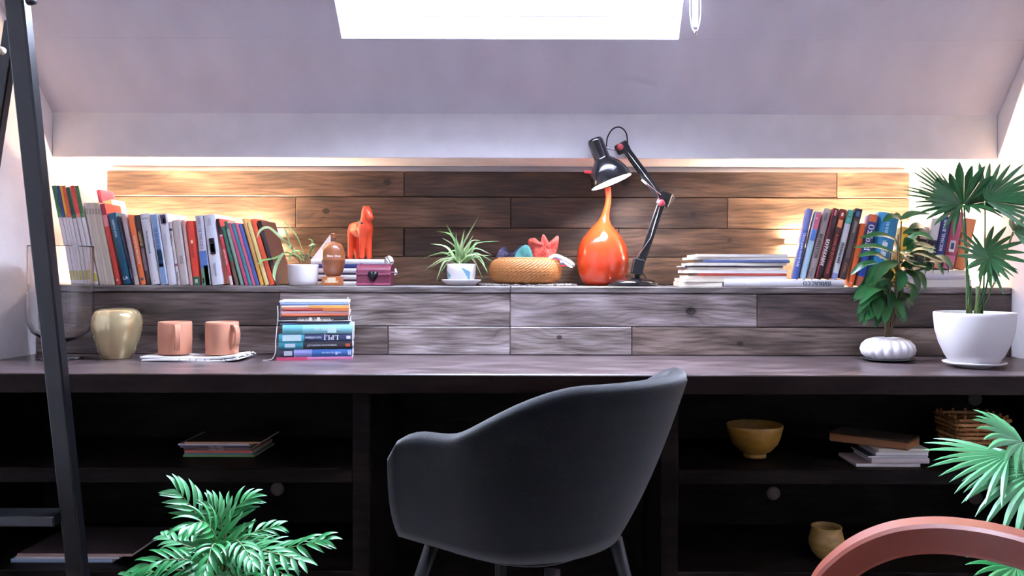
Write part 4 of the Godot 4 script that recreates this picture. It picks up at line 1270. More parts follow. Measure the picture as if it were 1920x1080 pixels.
const LAMP_LIGHT := 0.2
func desk_things() -> void:
	var Y := DESK_Y
	# glass goblet behind the ladder
	var d := 2.62
	var k := d / F
	var t := thing("glass_goblet", "large clear glass footed hurricane vase behind the ladder", "vase", Vector3(px(114, d), Y, -d))
	var st := begin(true)
	var outer := [[0, 0], [38, 0], [39, 1.2], [30, 3], [10, 5], [6, 9], [9, 13], [6, 17], [9, 21], [6, 25], [12, 31], [32, 37], [48, 50], [56, 70], [56.5, 90], [55, 130], [55, 209], [56, 211]]
	var inner := [[55, 211], [53.4, 209], [53.4, 130], [55, 90], [54.5, 71], [46.6, 52], [31, 39.5], [10, 35], [0, 34]]
	lathe(st, prof(outer + inner, k), 40)
	part("bowl", st, M.glass, t)
	# gold apple-shaped vase
	d = 2.63
	k = d / F
	t = thing("gold_vase", "brushed gold apple-shaped vase right of the ladder", "vase", Vector3(px(219.5, d), Y, -d))
	st = begin(true)
	lathe(st, prof([[0, 0], [25, 0], [27, 1.5], [32, 14], [38.5, 34], [43, 54], [44.3, 68], [42.5, 80], [37, 89], [28, 93.5], [19, 92], [13, 87], [10.5, 83], [10, 80], [8, 79], [7.5, 40], [0, 38]], k), 48)
	part("body", st, mat(Color("dccb9c"), 0.36, 0.7, {"roughness_texture": grain(41, 0.03, 0.3, 0.55), "uv1_triplanar": true, "uv1_scale": Vector3(6, 6, 6)}), t)
	# folded napkin with two mugs
	d = 2.60
	k = d / F
	var nx := px(376, d)
	t = thing("napkin", "folded white striped napkin under the two clay mugs", "napkin", Vector3(nx, Y, -d))
	for i in 2:
		st = begin(true)
		var pts := []
		for j in 19:
			var f := j / 18.0
			pts.append(Vector3((-91 + 176 * f - 4 * i) * k, (2.4 + 4.2 * i + 1.1 * sin(f * 7.0 + i) + (3.0 * maxf(0.0, f - 0.85) / 0.15)) * k, 0))
		bar(st, pts, 0.135 - 0.012 * i, 0.0058, Vector3.UP)
		part("fold", st, M.paper_white, t)
	for i in 7:
		st = begin()
		var x := (-20.0 + 14.0 * i + 4.0 * (i % 2)) * k
		bar(st, [Vector3(x, 0.0045, 0.0678), Vector3(x + 0.004 * (i % 3 - 1), 0.0085, 0.067)], 0.002, 0.0008, Vector3.BACK)
		part("woven_mark", st, hexm("3c3c48"), t)
	for i in 9:
		st = begin(true)
		var z := (i - 4) * 0.014
		tube(st, smooth_pts([Vector3(85 * k, 0.012, z), Vector3(89 * k, 0.017 + 0.003 * (i % 2), z), Vector3(93 * k, 0.012 + 0.004 * (i % 3), z + 0.004)], 3), 0.0022, 5)
		part("fringe", st, M.paper_white, t)
	for i in 2:
		var x := px([327.5, 416][i], d)
		var m := thing("clay_mug", ["unglazed terracotta mug nearer the gold vase", "unglazed terracotta mug nearer the tied books"][i], "mug", Vector3(x, Y + 10.6 * k, -d - 0.004), "two mugs on the napkin")
		var clay := mat(Color("c98a6e"), 0.75, 0.0, {"albedo_texture": grain(51 + i, 0.015, 0.86, 1.06), "uv1_triplanar": true, "uv1_scale": Vector3(4, 1.2, 4)})
		st = begin(true)
		lathe(st, prof([[0, 0], [27, 0], [29, 1], [29.6, 3], [29.2, 9], [29.6, 11], [30, 30], [29.8, 56], [29.4, 60], [28.6, 60.6], [27.6, 60], [27.2, 50], [27, 8], [0, 6]], k), 48)
		part("cup", st, clay, m)
		st = begin(true)
		var h := []
		for c in [[27, 53], [36, 53.5], [42, 46], [43, 33], [40, 20], [33, 12], [27, 11]]: h.append(Vector3(c[0] * k, c[1] * k, 0))
		h = smooth_pts(h, 4)
		bar(st, h, 0.016, 0.0085, Vector3(0, 0, 1).cross(Vector3.UP))
		var hd := part("handle", st, clay, m)
		hd.rotation.y = [-1.05, -0.55][i]
	# the tied pile of books
	d = 2.575
	var rows := [
		[519, 657.5, 6, "d886b0", 0.135, {"label": "thin pink book at the bottom of the tied pile", "bands": [[0.0, 0.4, "c4486c", 0.98, 0.5]]}],
		[520, 657.5, 14.6, "3a68a8", 0.135, {"label": "blue book second from the bottom of the tied pile", "bands": [[0.0, 0.22, "2a2a38"], [0.22, 0.46, "8a8fc4"], [0.09, 0.2, "b8bcc8", 0.6, 0.5]], "titles": [["Nhật ký mùa hè", "b8cbe4", 0.72, 0.4, 0.45], ["B", "c8d4e4", 0.96, 0.06, 0.6]]}],
		[523, 658.5, 14.2, "26242a", 0.135, {"label": "black book with teal end in the tied pile", "bands": [[0.0, 0.325, "2a7f8e"], [0.08, 0.22, "b4c6c8", 0.5, 0.5], [0.9, 0.96, "b8482e", 0.4, 0.5]], "titles": [["TOMORROW MOON LOT", "b8b8bc", 0.58, 0.42, 0.24]]}],
		[523, 659.5, 14.6, "3a4468", 0.135, {"label": "slate navy book with a turquoise picture in the tied pile", "bands": [[0.0, 0.34, "3fa8bc"], [0.05, 0.3, "c4e0e0", 0.8, 0.5], [0.905, 0.96, "e4e4ec", 0.4, 0.5]], "titles": [["nuvoltime", "d8dce8", 0.46, 0.22, 0.4, -1.0, "Droid Serif"], ["LPLJ", "e4e6ee", 0.7, 0.2, 0.8, -1.0, "Droid Serif"]]}],
		[530, 660, 17, "8ccdd0", 0.135, {"label": "pale aqua book in the middle of the tied pile", "bands": [[0.0, 0.28, "6bb4bc"]], "titles": [["ĐƯỜNG XA", "c2e2dc", 0.62, 0.6, 0.6]]}],
		[526, 652, 3, "44587a", 0.13, {"label": "thin slate blue booklet under the black lettered book"}],
		[525, 653, 12.6, "2c2628", 0.13, {"label": "black book with cream capitals, upper half of the tied pile", "bands": [[0.25, 0.7, "57504c", 0.7, 0.5]], "titles": [["• TAM QUỐC DIỄN NGHĨA •", "e2d8c8", 0.5, 0.92, 0.55, 1.0]]}],
		[529, 652, 5, "cf6a48", 0.13, {"label": "thin orange-red book above the black lettered one"}],
		[528, 653, 4.6, "d8b0b4", 0.13, {"label": "thin dusty pink book in the tied pile"}],
		[530, 651, 5.4, "a8483e", 0.13, {"label": "thin brick red book in the tied pile", "bands": [[0.6, 1.0, "c8703c", 0.98, 0.5]]}],
		[528, 651, 5, "eec4a4", 0.13, {"label": "thin peach book near the top of the tied pile", "bands": [[0.4, 1.0, "e8a850", 0.9, 0.5]]}],
		[526, 649, 5, "7f94c4", 0.13, {"label": "thin periwinkle book second from the top of the tied pile"}],
		[524, 652, 4, "eceaf0", 0.13, {"label": "thin white book on the very top of the tied pile"}],
	]
	for r in rows:
		r[5].group = "books in the tied pile on the desk"
		r[5].yaw = 0.2
	var top := pile(rows, d, Y)
	t = thing("string", "white string tied round the book pile with a loose end", "string")
	st = begin(true)
	var zf := -d + 0.006
	var s := func(x, y, dz = 0.0): return Vector3(px(x, d), EYE - (y - CY) / F * d, zf + dz)
	var lp := [s.call(494, 677), s.call(505, 676.4), s.call(513, 671), s.call(518, 660), s.call(518.5, 640), s.call(520, 622), s.call(522, 602), s.call(522.5, 588), s.call(521.5, 575)]
	lp[0].y = Y + 0.002; lp[1].y = Y + 0.002; lp[2].y = Y + 0.008
	tube(st, smooth_pts(lp, 5), 0.0014, 6)
	part("cord", st, M.white_matt, t)
	st = begin(true)
	tube(st, smooth_pts([s.call(653, 558), s.call(656, 575), s.call(655, 600), s.call(661.5, 606), s.call(662, 640), s.call(664, 660), s.call(661, 668)], 5), 0.0014, 6)
	part("cord", st, M.white_matt, t)
	st = begin(true)
	tube(st, smooth_pts([s.call(522, 603, 0.001), s.call(560, 602.4, 0.002), s.call(610, 602.8, 0.002), s.call(655, 602, 0.001)], 5), 0.001, 6)
	part("cord", st, M.white_matt, t)

func leaf_from(t: Node, base: Vector3, d: float, c: Array, w: float, dz: float, m: Material, nrm := Vector3(0.05, 0.6, 0.8), belly := 0.45) -> void:
	var pts := []
	for i in c.size():
		pts.append(P(c[i][0], c[i][1], d - dz * i / (c.size() - 1.0)) - base)
	put("leaf", blade(pts, w, nrm, 0.28, belly, 4), m, t)

func desk_plants() -> void:
	# leafy plant in the ribbed pot
	var d := 2.62
	var k := d / F
	var base := Vector3(px(1665, d), DESK_Y, -d)
	var t := thing("leafy_plant", "glossy leafy plant in a low ribbed white pot", "potted plant", base)
	var st := begin(true)
	lathe(st, prof([[0, 0], [34, 0], [46, 3.5], [48, 5], [45, 5], [34, 2.5], [0, 2.5]], k), 40)
	part("saucer", st, mat(Color("2e3236"), 0.25), t)
	pot_plant_pot(t, [[0, 2.6], [30, 2.6], [38, 5], [46, 14], [48.5, 22], [46, 31], [38, 39], [26, 43.5], [23, 43.8], [21.5, 42], [21, 36], [0, 36]], k, M.white_glaze, 21.5, 40, 144, func(r, a, y): return r * (0.97 + 0.07 * absf(sin(a * 9.0))) if r > 0.05 else r)
	for c in [[1660, 1655, 520], [1664, 1668, 470], [1668, 1684, 440], [1671, 1690, 415], [1663, 1648, 545], [1667, 1700, 500]]:
		st = begin(true)
		tube(st, smooth_pts([P(c[0], 632, d) - base, P((c[0] + c[1]) / 2.0 + 3, (632 + c[2]) / 2.0, d - 0.01) - base, P(c[1], c[2], d) - base], 5), 0.0026, 6)
		part("stem", st, M.stem_brown, t)
	var lv := [[[1687, 412], [1712, 401], [1748, 402]], [[1687, 412], [1672, 406], [1654, 417]], [[1690, 414], [1682, 404], [1676, 402]], [[1693, 494], [1684, 468], [1675, 442]], [[1683, 452], [1650, 440], [1611, 447]], [[1680, 476], [1640, 462], [1600, 465]], [[1672, 496], [1640, 476], [1606, 482]], [[1645, 492], [1618, 497], [1594, 516]], [[1693, 438], [1712, 434], [1726, 444]], [[1697, 478], [1726, 468], [1756, 474]], [[1728, 476], [1744, 488], [1750, 514]], [[1745, 482], [1768, 484], [1787, 506]], [[1684, 495], [1650, 505], [1624, 541]], [[1694, 508], [1714, 520], [1723, 549]], [[1668, 545], [1640, 540], [1610, 571]], [[1655, 560], [1628, 566], [1610, 606]], [[1656, 556], [1645, 572], [1646, 600]], [[1670, 563], [1662, 580], [1658, 608]], [[1682, 560], [1700, 556], [1712, 574]], [[1676, 500], [1690, 520], [1684, 548]], [[1662, 520], [1640, 520], [1622, 535]], [[1672, 530], [1684, 540], [1688, 565]], [[1660, 540], [1670, 556], [1668, 584]], [[1686, 530], [1706, 540], [1710, 566]], [[1650, 548], [1640, 570], [1634, 596]], [[1688, 480], [1700, 490], [1718, 494]], [[1690, 500], [1712, 496], [1736, 500]], [[1665, 505], [1645, 512], [1636, 530]], [[1658, 530], [1636, 546], [1620, 566]], [[1676, 575], [1690, 590], [1694, 606]], [[1652, 566], [1640, 584], [1622, 600]], [[1700, 470], [1716, 456], [1732, 462]], [[1680, 515], [1668, 525], [1655, 548]], [[1698, 496], [1722, 508], [1742, 500]]]
	for i in lv.size():
		leaf_from(t, base, d, lv[i], rng.randf_range(0.03, 0.04) if i > 8 else 0.026, rng.randf_range(-0.05, 0.08), [M.leaf, M.leaf_dark, M.leaf][i % 3], Vector3(0.2, 0.75, 0.6))
	for c in [[[1660, 552], [1630, 556], [1606, 590]], [[1656, 560], [1634, 572], [1618, 612]], [[1662, 566], [1650, 586], [1640, 616]], [[1666, 556], [1684, 572], [1696, 600]], [[1650, 540], [1622, 544], [1600, 560]], [[1690, 470], [1730, 476], [1770, 492]], [[1694, 460], [1724, 440], [1752, 452]]]:
		leaf_from(t, base, d, c, 0.032, 0.06, M.leaf, Vector3(0.2, 0.7, 0.65))
	for i in 34:
		var c: Array = lv[8 + i % 26].duplicate(true)
		var sh := Vector2(rng.randf_range(-14, 14), rng.randf_range(-14, 12))
		for j in 3: c[j] = [c[j][0] + sh.x + (j * rng.randf_range(-4, 4)), minf(c[j][1] + sh.y, 610)]
		leaf_from(t, base, d, c, rng.randf_range(0.026, 0.034), rng.randf_range(-0.07, 0.09), [M.leaf_dark, M.leaf][i % 2], Vector3(0.3, 0.7, 0.6))
	# fan palm in the big pot
	d = 2.45
	k = d / F
	base = Vector3(px(1827, d), DESK_Y, -d)
	t = thing("fan_palm", "tall fan palm in a big round white pot on the desk", "potted plant", base)
	st = begin(true)
	lathe(st, prof([[0, 0], [28, 0], [31, 2], [33, 4.5], [50, 6.5], [55, 9], [55.5, 11], [53, 11.5], [40, 9], [0, 8]], k), 48)
	part("saucer", st, M.white_glaze, t)
	pot_plant_pot(t, [[0, 9], [40, 9], [43, 10], [52, 24], [62, 46], [68.5, 70], [71, 96], [71.2, 102], [70, 103.5], [68, 102], [66, 80], [0, 78]], k, M.white_matt, 67, 91, 56)
	var soil := P(1826, 592, d) - base
	var hubs := [[1793, 386, 0.03], [1814, 384, -0.02], [1840, 378, 0.02], [1832, 484, 0.07], [1882, 436, 0.05], [1836, 474, 0.03]]
	for i in hubs.size():
		var h: Vector3 = P(hubs[i][0], hubs[i][1], d) - base + Vector3(0, 0, hubs[i][2])
		st = begin(true)
		tube(st, smooth_pts([soil + Vector3(0.008 * (i - 2.5), 0, 0.004 * (i % 3)), soil.lerp(h, 0.5) + Vector3(-0.01 if i < 2 else 0.008, 0, 0.01), h], 6), 0.0026, 8)
		part("petiole", st, [M.stem, M.leaf_dark][i % 2], t)
	for i in 3:
		st = begin(true)
		var o := Vector3([-0.012, 0.006, 0.018][i], 0, [0.0, 0.01, -0.006][i])
		tube(st, [soil + o - Vector3(0, 0.01, 0), soil + o + Vector3(0, 0.03, 0), soil + o * 0.8 + Vector3(0, 0.085, 0)], [0.008, 0.0065, 0.0035], 10)
		part("leaf_base", st, M.stem, t)
	var fans := [
		[0, Vector3(-1, 0.75, 0.0), Vector3(0.5, 0.55, 0.7), 0.172, 12, 120, 0.52, 0.1, 0.0],
		[0, Vector3(-1, 0.0, 0.35), Vector3(0.1, 0.75, 0.65), 0.168, 10, 100, 0.5, 0.12, 0.0],
		[1, Vector3(0.05, 0.9, 0.2), Vector3(0, -0.2, 1), 0.125, 11, 190, 0.7, 0.0, 0.1],
		[2, Vector3(1, 0.8, 0.0), Vector3(-0.5, 0.55, 0.7), 0.178, 11, 110, 0.52, 0.1, 0.0],
		[2, Vector3(1, 0.02, 0.35), Vector3(-0.1, 0.75, 0.65), 0.165, 10, 110, 0.5, 0.12, 0.0],
		[1, Vector3(-0.1, 0.05, 1), Vector3(0, 1, 0.1), 0.13, 13, 200, 0.6, 0.3, 0.0],
		[3, Vector3(-1, 0.15, 0.4), Vector3(0.1, 0.6, 0.8), 0.125, 9, 190, 0.45, 0.12, 0.0],
		[5, Vector3(0.8, 0.1, 0.5), Vector3(-0.1, 0.5, 0.85), 0.115, 9, 170, 0.45, 0.1, 0.0],
		[3, Vector3(-0.05, -0.6, 0.8), Vector3(0, 0.7, 0.7), 0.085, 9, 130, 0.5, 0.1, 0.0],
		[4, Vector3(1, 0.2, 0.25), Vector3(-0.2, 0.8, 0.5), 0.125, 9, 170, 0.45, 0.15, 0.0],
	]
	for i in fans.size():
		var f: Array = fans[i]
		var h: Vector3 = P(hubs[f[0]][0], hubs[f[0]][1], d) - base + Vector3(0, 0, hubs[f[0]][2])
		put("fan_leaf", fan(h, f[1], f[2], f[3], f[4], f[5], f[6], f[7], f[8]), M.leaf_dark if i < 6 else M.leaf, t)

func shelf_things() -> void:
	# left upper shelf: a pile of thin books
	var g := "thin books on the left shelf"
	pile([
		[344, 478, 4, "6f9a5c", 0.18, {"label": "thin green book lowest of the left shelf pile", "group": g, "white_pages": true}],
		[346, 473, 3.5, "5a7f8a", 0.18, {"label": "thin teal book near the bottom of left shelf pile", "group": g}],
		[347, 474, 4.5, "d0604c", 0.18, {"label": "thin coral red book in the left shelf pile", "group": g}],
		[345, 470, 4.5, "6a4a48", 0.18, {"label": "thin brown lettered book in the left shelf pile", "group": g, "titles": [["A WALL STREET", "b0a4a0", 0.5, 0.35, 0.6, 1.0]]}],
		[338, 467, 4.5, "4a3a4c", 0.18, {"label": "thin plum lettered book in the left shelf pile", "group": g, "titles": [["A WALL STREET", "b0a4a0", 0.52, 0.35, 0.6, 1.0]]}],
		[335, 468, 3.5, "cfc8d2", 0.18, {"label": "thin pale grey book second from top on left shelf", "group": g}],
		[347, 489, 3.4, "33221a", 0.17, {"bands": [[0.0, 1.0, "c08a58"]], "label": "thin tan book on top of the left shelf pile", "group": g}],  # dark cover paints in the shade under the desk; spine keeps the tan
	], 2.44, SHELF_Y)
	# left lower shelf: glossy magazines
	g = "magazines on the lower left shelf"
	pile([
		[22, 212, 7, "9fb4cc", 0.26, {"name": "magazine", "category": "magazine", "label": "pale blue magazine lowest on the bottom left shelf", "group": g, "white_pages": true}],
		[30, 225, 5, "d8ccd0", 0.25, {"name": "magazine", "category": "magazine", "label": "white magazine in the middle on the bottom left shelf", "group": g, "fore": true, "white_pages": true}],
		[34, 250, 5, "453a3a", 0.25, {"bands": [[0.0, 1.0, "c09a90"]], "name": "magazine", "category": "magazine", "label": "brownish photo magazine on top on the bottom left shelf", "group": g}],
	], 2.36, LOW_Y)
	# ochre bowls
	var glaze := mat(Color("a8792c"), 0.3, 0.0, {"albedo_texture": grain(61, 0.02, 0.72, 1.05), "uv1_triplanar": true, "uv1_scale": Vector3(4, 10, 4), "clearcoat_enabled": true, "clearcoat": 0.4})
	var d := 2.46
	var k := d / F
	var t := thing("ochre_bowl", "ochre glazed footed bowl on the right upper shelf", "bowl", Vector3(px(1416, d), SHELF_Y, -d))
	var st := begin(true)
	lathe(st, prof([[0, 1], [17, 1], [19, 0], [21, 0.5], [21, 6], [20, 8], [30, 13], [42, 26], [47.5, 40], [51.5, 55], [52.5, 61], [51.5, 62], [50, 60], [45, 42], [36, 25], [20, 14], [0, 12]], k), 48)
	part("body", st, glaze, t)
	d = 2.42
	k = d / F
	t = thing("ochre_jar", "rounded ochre jar low behind the wooden chair arm", "jar", Vector3(px(1551, d), LOW_Y, -d))
	st = begin(true)
	lathe(st, prof([[0, 0], [15, 0], [18, 2], [27, 12], [32, 26], [32, 36], [29, 48], [27, 54], [28.5, 58], [28, 60], [26, 58], [25, 52], [29, 36], [26, 18], [0, 6]], k), 40)
	part("body", st, mat(Color("b89050"), 0.35, 0.0, {"albedo_texture": grain(62, 0.02, 0.7, 1.05), "uv1_triplanar": true, "uv1_scale": Vector3(4, 8, 4)}), t)
	# right shelf pile with the angled album
	g = "books on the right upper shelf"
	var top := pile([
		[1606, 1727, 6.5, "d2bcb4", 0.14, {"label": "cream book lowest on the right shelf pile", "group": g, "fore": true, "white_pages": true}],
		[1635, 1743, 10, "d9cbc8", 0.14, {"label": "thick off-white book in the right shelf pile", "group": g, "bulge": 0.003, "white_pages": true}],
		[1628, 1741, 4, "3a3a4e", 0.13, {"label": "thin navy covered book in the right shelf pile", "group": g, "fore": true, "white_pages": true}],
		[1643, 1742, 7, "dcd0cc", 0.13, {"label": "white book near the top of the right shelf pile", "group": g, "fore": true, "white_pages": true}],
		[1648, 1743, 6, "e0d6c4", 0.13, {"label": "cream book just under the tilted wooden box", "group": g, "white_pages": true}],
	], 2.34, SHELF_Y)
	d = 2.36
	k = d / F
	t = thing("wooden_box", "flat brown box lying askew on top of the shelf books", "box", Vector3(px(1655, d), top, -d - 0.06))
	t.rotation.y = -0.68
	st = begin()
	block(st, Vector3(-74, 0, -36) * k, Vector3(74, 15, 36) * k, 0.003)
	part("body", st, mat(Color("8a5a34"), 0.45), t)
	st = begin()
	block(st, Vector3(-74.5, 15, -36.5) * k, Vector3(74.5, 18, 36.5) * k, 0.002)
	part("lid", st, mat(Color("2e2018"), 0.5), t)
	# woven basket at the far right
	d = 2.50
	k = d / F
	t = thing("woven_basket", "square brown woven basket behind the right foreground palm", "basket", Vector3(px(1822, d), SHELF_Y, -d))
	var straw := mat(Color("a9713c"), 0.7)
	st = begin()
	block(st, Vector3(-40, 0, -40) * k, Vector3(40, 4, 40) * k, 0.004)
	part("bottom", st, straw, t)
	for r in 9:
		for sd in 4:
			st = begin(true)
			var pts := []
			for j in 13:
				var f := j / 12.0 * 2.0 - 1.0
				var wob := (1.6 if (j + r) % 2 == 0 else -1.6)
				var fl := 40.0 + r * 0.9
				pts.append(Basis(Vector3.UP, sd * PI / 2) * Vector3(f * fl, 6 + r * 8.2, fl + wob) * k)
			tube(st, pts, 0.0058, 6)
			part("weaver", st, [straw, hexm("c08a54", 0.7), hexm("8f5c30", 0.7)][(r + sd) % 3], t)
	for sd in 4:
		for j in 4:
			st = begin(true)
			var f := -0.75 + 0.5 * j
			tube(st, [Basis(Vector3.UP, sd * PI / 2) * Vector3(f * 40, 2, 40) * k, Basis(Vector3.UP, sd * PI / 2) * Vector3(f * 48, 80, 48) * k], 0.004, 6)
			part("stake", st, straw, t)

func office_chair() -> void:
	var t := thing("tub_chair", "charcoal grey upholstered tub chair turned towards the desk", "chair", Vector3(CH_X, 0, -CH_D))
	t.rotation.y = CH_TURN
	var felt := mat(Color("101217"), 0.95, 0.0, {"rim_enabled": true, "rim": 0.5, "rim_tint": 0.0, "metallic_specular": 0.15, "albedo_texture": grain(71, 0.09, 0.75, 1.1), "uv1_triplanar": true, "uv1_scale": Vector3(7, 7, 7), "heightmap_enabled": true, "heightmap_texture": grain(72, 0.3, 0.0, 1.0), "heightmap_scale": 0.12})
	# shell: horseshoe plan, low arms rising to the back
	var n := 72
	var loops := []
	var yb := 0.45
	for i in n + 1:
		var u := float(i) / n * 2.0 - 1.0 # -1 left arm tip .. 0 back .. 1 right arm tip
		var a := u * 2.05
		var c: Vector3
		var nr: Vector3
		var r := 0.228
		if absf(a) <= PI / 2:
			c = Vector3(r * sin(a), 0, r * 0.86 * cos(a))
			nr = Vector3(sin(a), 0, cos(a) * 1.1).normalized()
		else:
			var ex := (absf(a) - PI / 2) * 0.4
			c = Vector3(signf(a) * (r - ex * 0.06), 0, -ex)
			nr = Vector3(signf(a), 0, 0.05).normalized()
		var w := smoothstep(0.86, 0.3, absf(u))
		var H := lerpf(0.705, 0.815, w)
		var tip := clampf((absf(u) - 0.86) / 0.14, 0.0, 1.0)
		H -= 0.06 * (1.0 - sqrt(maxf(0.0, 1.0 - tip * tip)))
		var th := 0.046 * sqrt(maxf(0.15, 1.0 - pow(tip, 4.0)))
		var lean := lerpf(0.055, 0.115, w)
		var loop := []
		var m := 10
		for j in m + 1: # outside going up
			var v := float(j) / m
			loop.append(c + Vector3(0, 0, -0.05 * (1.0 - v) * smoothstep(0.5, 1.0, absf(u))) + nr * (lean * v - 0.03 * pow(1.0 - v, 3.0)) + Vector3(0, lerpf(yb, H - th * 0.5, v), 0))
		for j in range(1, 6): # round rim
			var b := PI * j / 6.0
			loop.append(c + nr * (lean - th * 0.5 + th * 0.5 * cos(b)) + Vector3(0, H - th * 0.5 + th * 0.5 * sin(b), 0))
		for j in m + 1: # inside going down
			var v := 1.0 - float(j) / m
			loop.append(c + Vector3(0, 0, -0.05 * (1.0 - v) * smoothstep(0.5, 1.0, absf(u))) + nr * (lean * v - th - 0.03 * pow(1.0 - v, 3.0)) + Vector3(0, lerpf(yb + 0.01, H - th * 0.5, v), 0))
		loops.append(loop)
	var st := begin(true)
	var sz: int = loops[0].size()
	for i in n:
		for j in sz:
			var j2 := (j + 1) % sz
			quad(st, loops[i][j], loops[i + 1][j], loops[i + 1][j2], loops[i][j2])
	for e in [0, n]:
		for j in sz / 2:
			quad_out(st, loops[e][j], loops[e][j + 1], loops[e][sz - 2 - j], loops[e][sz - 1 - j], loops[10 if e == 0 else n - 10][sz / 2])
	part("shell", st, felt, t)
	st = begin(true)
	var pl := []
	for i in 40:
		var a := TAU * i / 40.0
		var x := 0.17 * signf(cos(a)) * pow(absf(cos(a)), 0.7)
		var z := 0.19 * signf(sin(a)) * pow(absf(sin(a)), 0.7)
		pl.append(Vector3(x, 0, z - 0.06))
	var lv := [[0.93, 0.432], [1.0, 0.44], [1.0, 0.475], [0.96, 0.492], [0.7, 0.5]]
	for j in lv.size() - 1:
		for i in 40:
			var i2 := (i + 1) % 40
			quad_out(st, pl[i] * lv[j][0] + Vector3(0, lv[j][1], 0), pl[i2] * lv[j][0] + Vector3(0, lv[j][1], 0), pl[i2] * lv[j + 1][0] + Vector3(0, lv[j + 1][1], 0), pl[i] * lv[j + 1][0] + Vector3(0, lv[j + 1][1], 0), Vector3(0, 0.44, -0.06))
	for i in 40:
		tri_out(st, pl[i] * 0.7 + Vector3(0, 0.5, 0), pl[(i + 1) % 40] * 0.7 + Vector3(0, 0.5, 0), Vector3(0, 0.502, -0.04), Vector3(0, 0.4, 0))
		tri_out(st, pl[i] * 0.93 + Vector3(0, 0.432, 0), pl[(i + 1) % 40] * 0.93 + Vector3(0, 0.432, 0), Vector3(0, 0.432, -0.05), Vector3(0, 0.45, 0))
	part("seat", st, felt, t)
	for sx in [-1.0, 1.0]:
		for zz in [-0.2, 0.12]:
			st = begin(true)
			tube(st, [Vector3(sx * 0.12, 0.435, zz), Vector3(sx * 0.23, 0.0, zz * 1.5 - 0.0)], [0.016, 0.011], 12)
			part("leg", st, M.black, t)

const CH_X := -0.02
const CH_D := 1.86
const CH_TURN := 0.95

func ladder() -> void:
	var t := thing("folding_ladder", "black wooden folding ladder standing at the left edge", "ladder", Vector3(-1.11, 0, -2.07))
	var lean := (2.07 - 1.72) / 1.90
	var q := func(y, x = 0.0, dz = 0.0): return Vector3(x, y, y * lean + dz)
	for s in 2:
		var st := begin()
		bar(st, [q.call(0.0, -0.44 * s), q.call(2.15, -0.44 * s)], 0.041, 0.03, Vector3(0, 0.18, -1))
		part("rail", st, M.ladder, t)
	for i in 7:
		var y := 0.165 + 0.285 * i
		if i in [2, 3, 4, 5]: continue
		var st := begin()
		block(st, Vector3(-0.42, y - 0.012, y * lean - 0.035), Vector3(-0.02, y + 0.012, y * lean + 0.04), 0.003)
		part("tread", st, M.ladder, t)
	# hinged rear leg and its bolt
	var st := begin()
	var hinge := P(6, 90, 1.80) - t.position
	bar(st, [hinge + Vector3(0.008, 0.06, -0.02), P(-8, 260, 1.90) - t.position, P(-60, 620, 2.1) - t.position], 0.028, 0.022, Vector3(0, 0, 1))
	part("rear_leg", st, M.ladder, t)
	st = begin(true)
	lathe(st, [Vector2(0, 0.012), Vector2(0.006, 0.011), Vector2(0.008, 0.006), Vector2(0.008, 0)], 16, Transform3D(Basis(Vector3.RIGHT, PI / 2), P(5, 96, 1.74) - t.position))
	part("bolt", st, hexm("c8b8a0", 0.4), t, "cream bolt cap")
	st = begin(true)
	lathe(st, [Vector2(0, 0.016), Vector2(0.009, 0.014), Vector2(0.011, 0.006), Vector2(0.011, 0)], 16, Transform3D(Basis(Vector3.BACK, -PI / 2), P(47, 0, 1.75) - t.position + Vector3(0.006, 0, 0)))
	part("knob", st, M.black, t)

func frond(t: Node, base: Vector3, d: float, c: Array, dz: float, n: int, ln: float, w: float, m: Material, lm: Mesh) -> void:
	var pts := []
	for i in c.size(): pts.append(P(c[i][0], c[i][1], d - dz * i / (c.size() - 1.0)) - base)
	pts = smooth_pts(pts, 6)
	var st := begin(true)
	var rad := []
	for i in pts.size(): rad.append(lerpf(0.0022, 0.0008, float(i) / pts.size()))
	tube(st, pts, rad, 6)
	var f := part("frond", st, M.stem, t)
	for i in n:
		var u := 0.18 + 0.82 * float(i) / (n - 1)
		var p := u * (pts.size() - 1)
		var i0 := mini(int(p), pts.size() - 2)
		var at: Vector3 = pts[i0].lerp(pts[i0 + 1], p - i0)
		var tan: Vector3 = (pts[i0 + 1] - pts[i0]).normalized()
		var nr := Vector3(0.1, 0.85, 0.5)
		var side := tan.cross(nr).normalized()
		nr = side.cross(tan).normalized()
		var size := ln * (0.55 + 0.6 * sin(PI * (0.2 + 0.72 * u)))
		for s in [-1.0, 1.0]:
			var sp := lerpf(1.15, 0.35, u)
			var dir: Vector3 = (side * s * sp + tan * 0.8 + Vector3(0, rng.randf_range(-0.35, 0.05), 0)).normalized()
			var z: Vector3 = dir.cross(nr).normalized() * -s
			var y: Vector3 = z.cross(dir).normalized()
			if y.dot(nr) < 0: y = -y
			z = dir.cross(y)
			var o := put("leaflet", lm, m, f)
			o.transform = Transform3D(Basis(dir * size, y * size, z * w * 0.78), at)

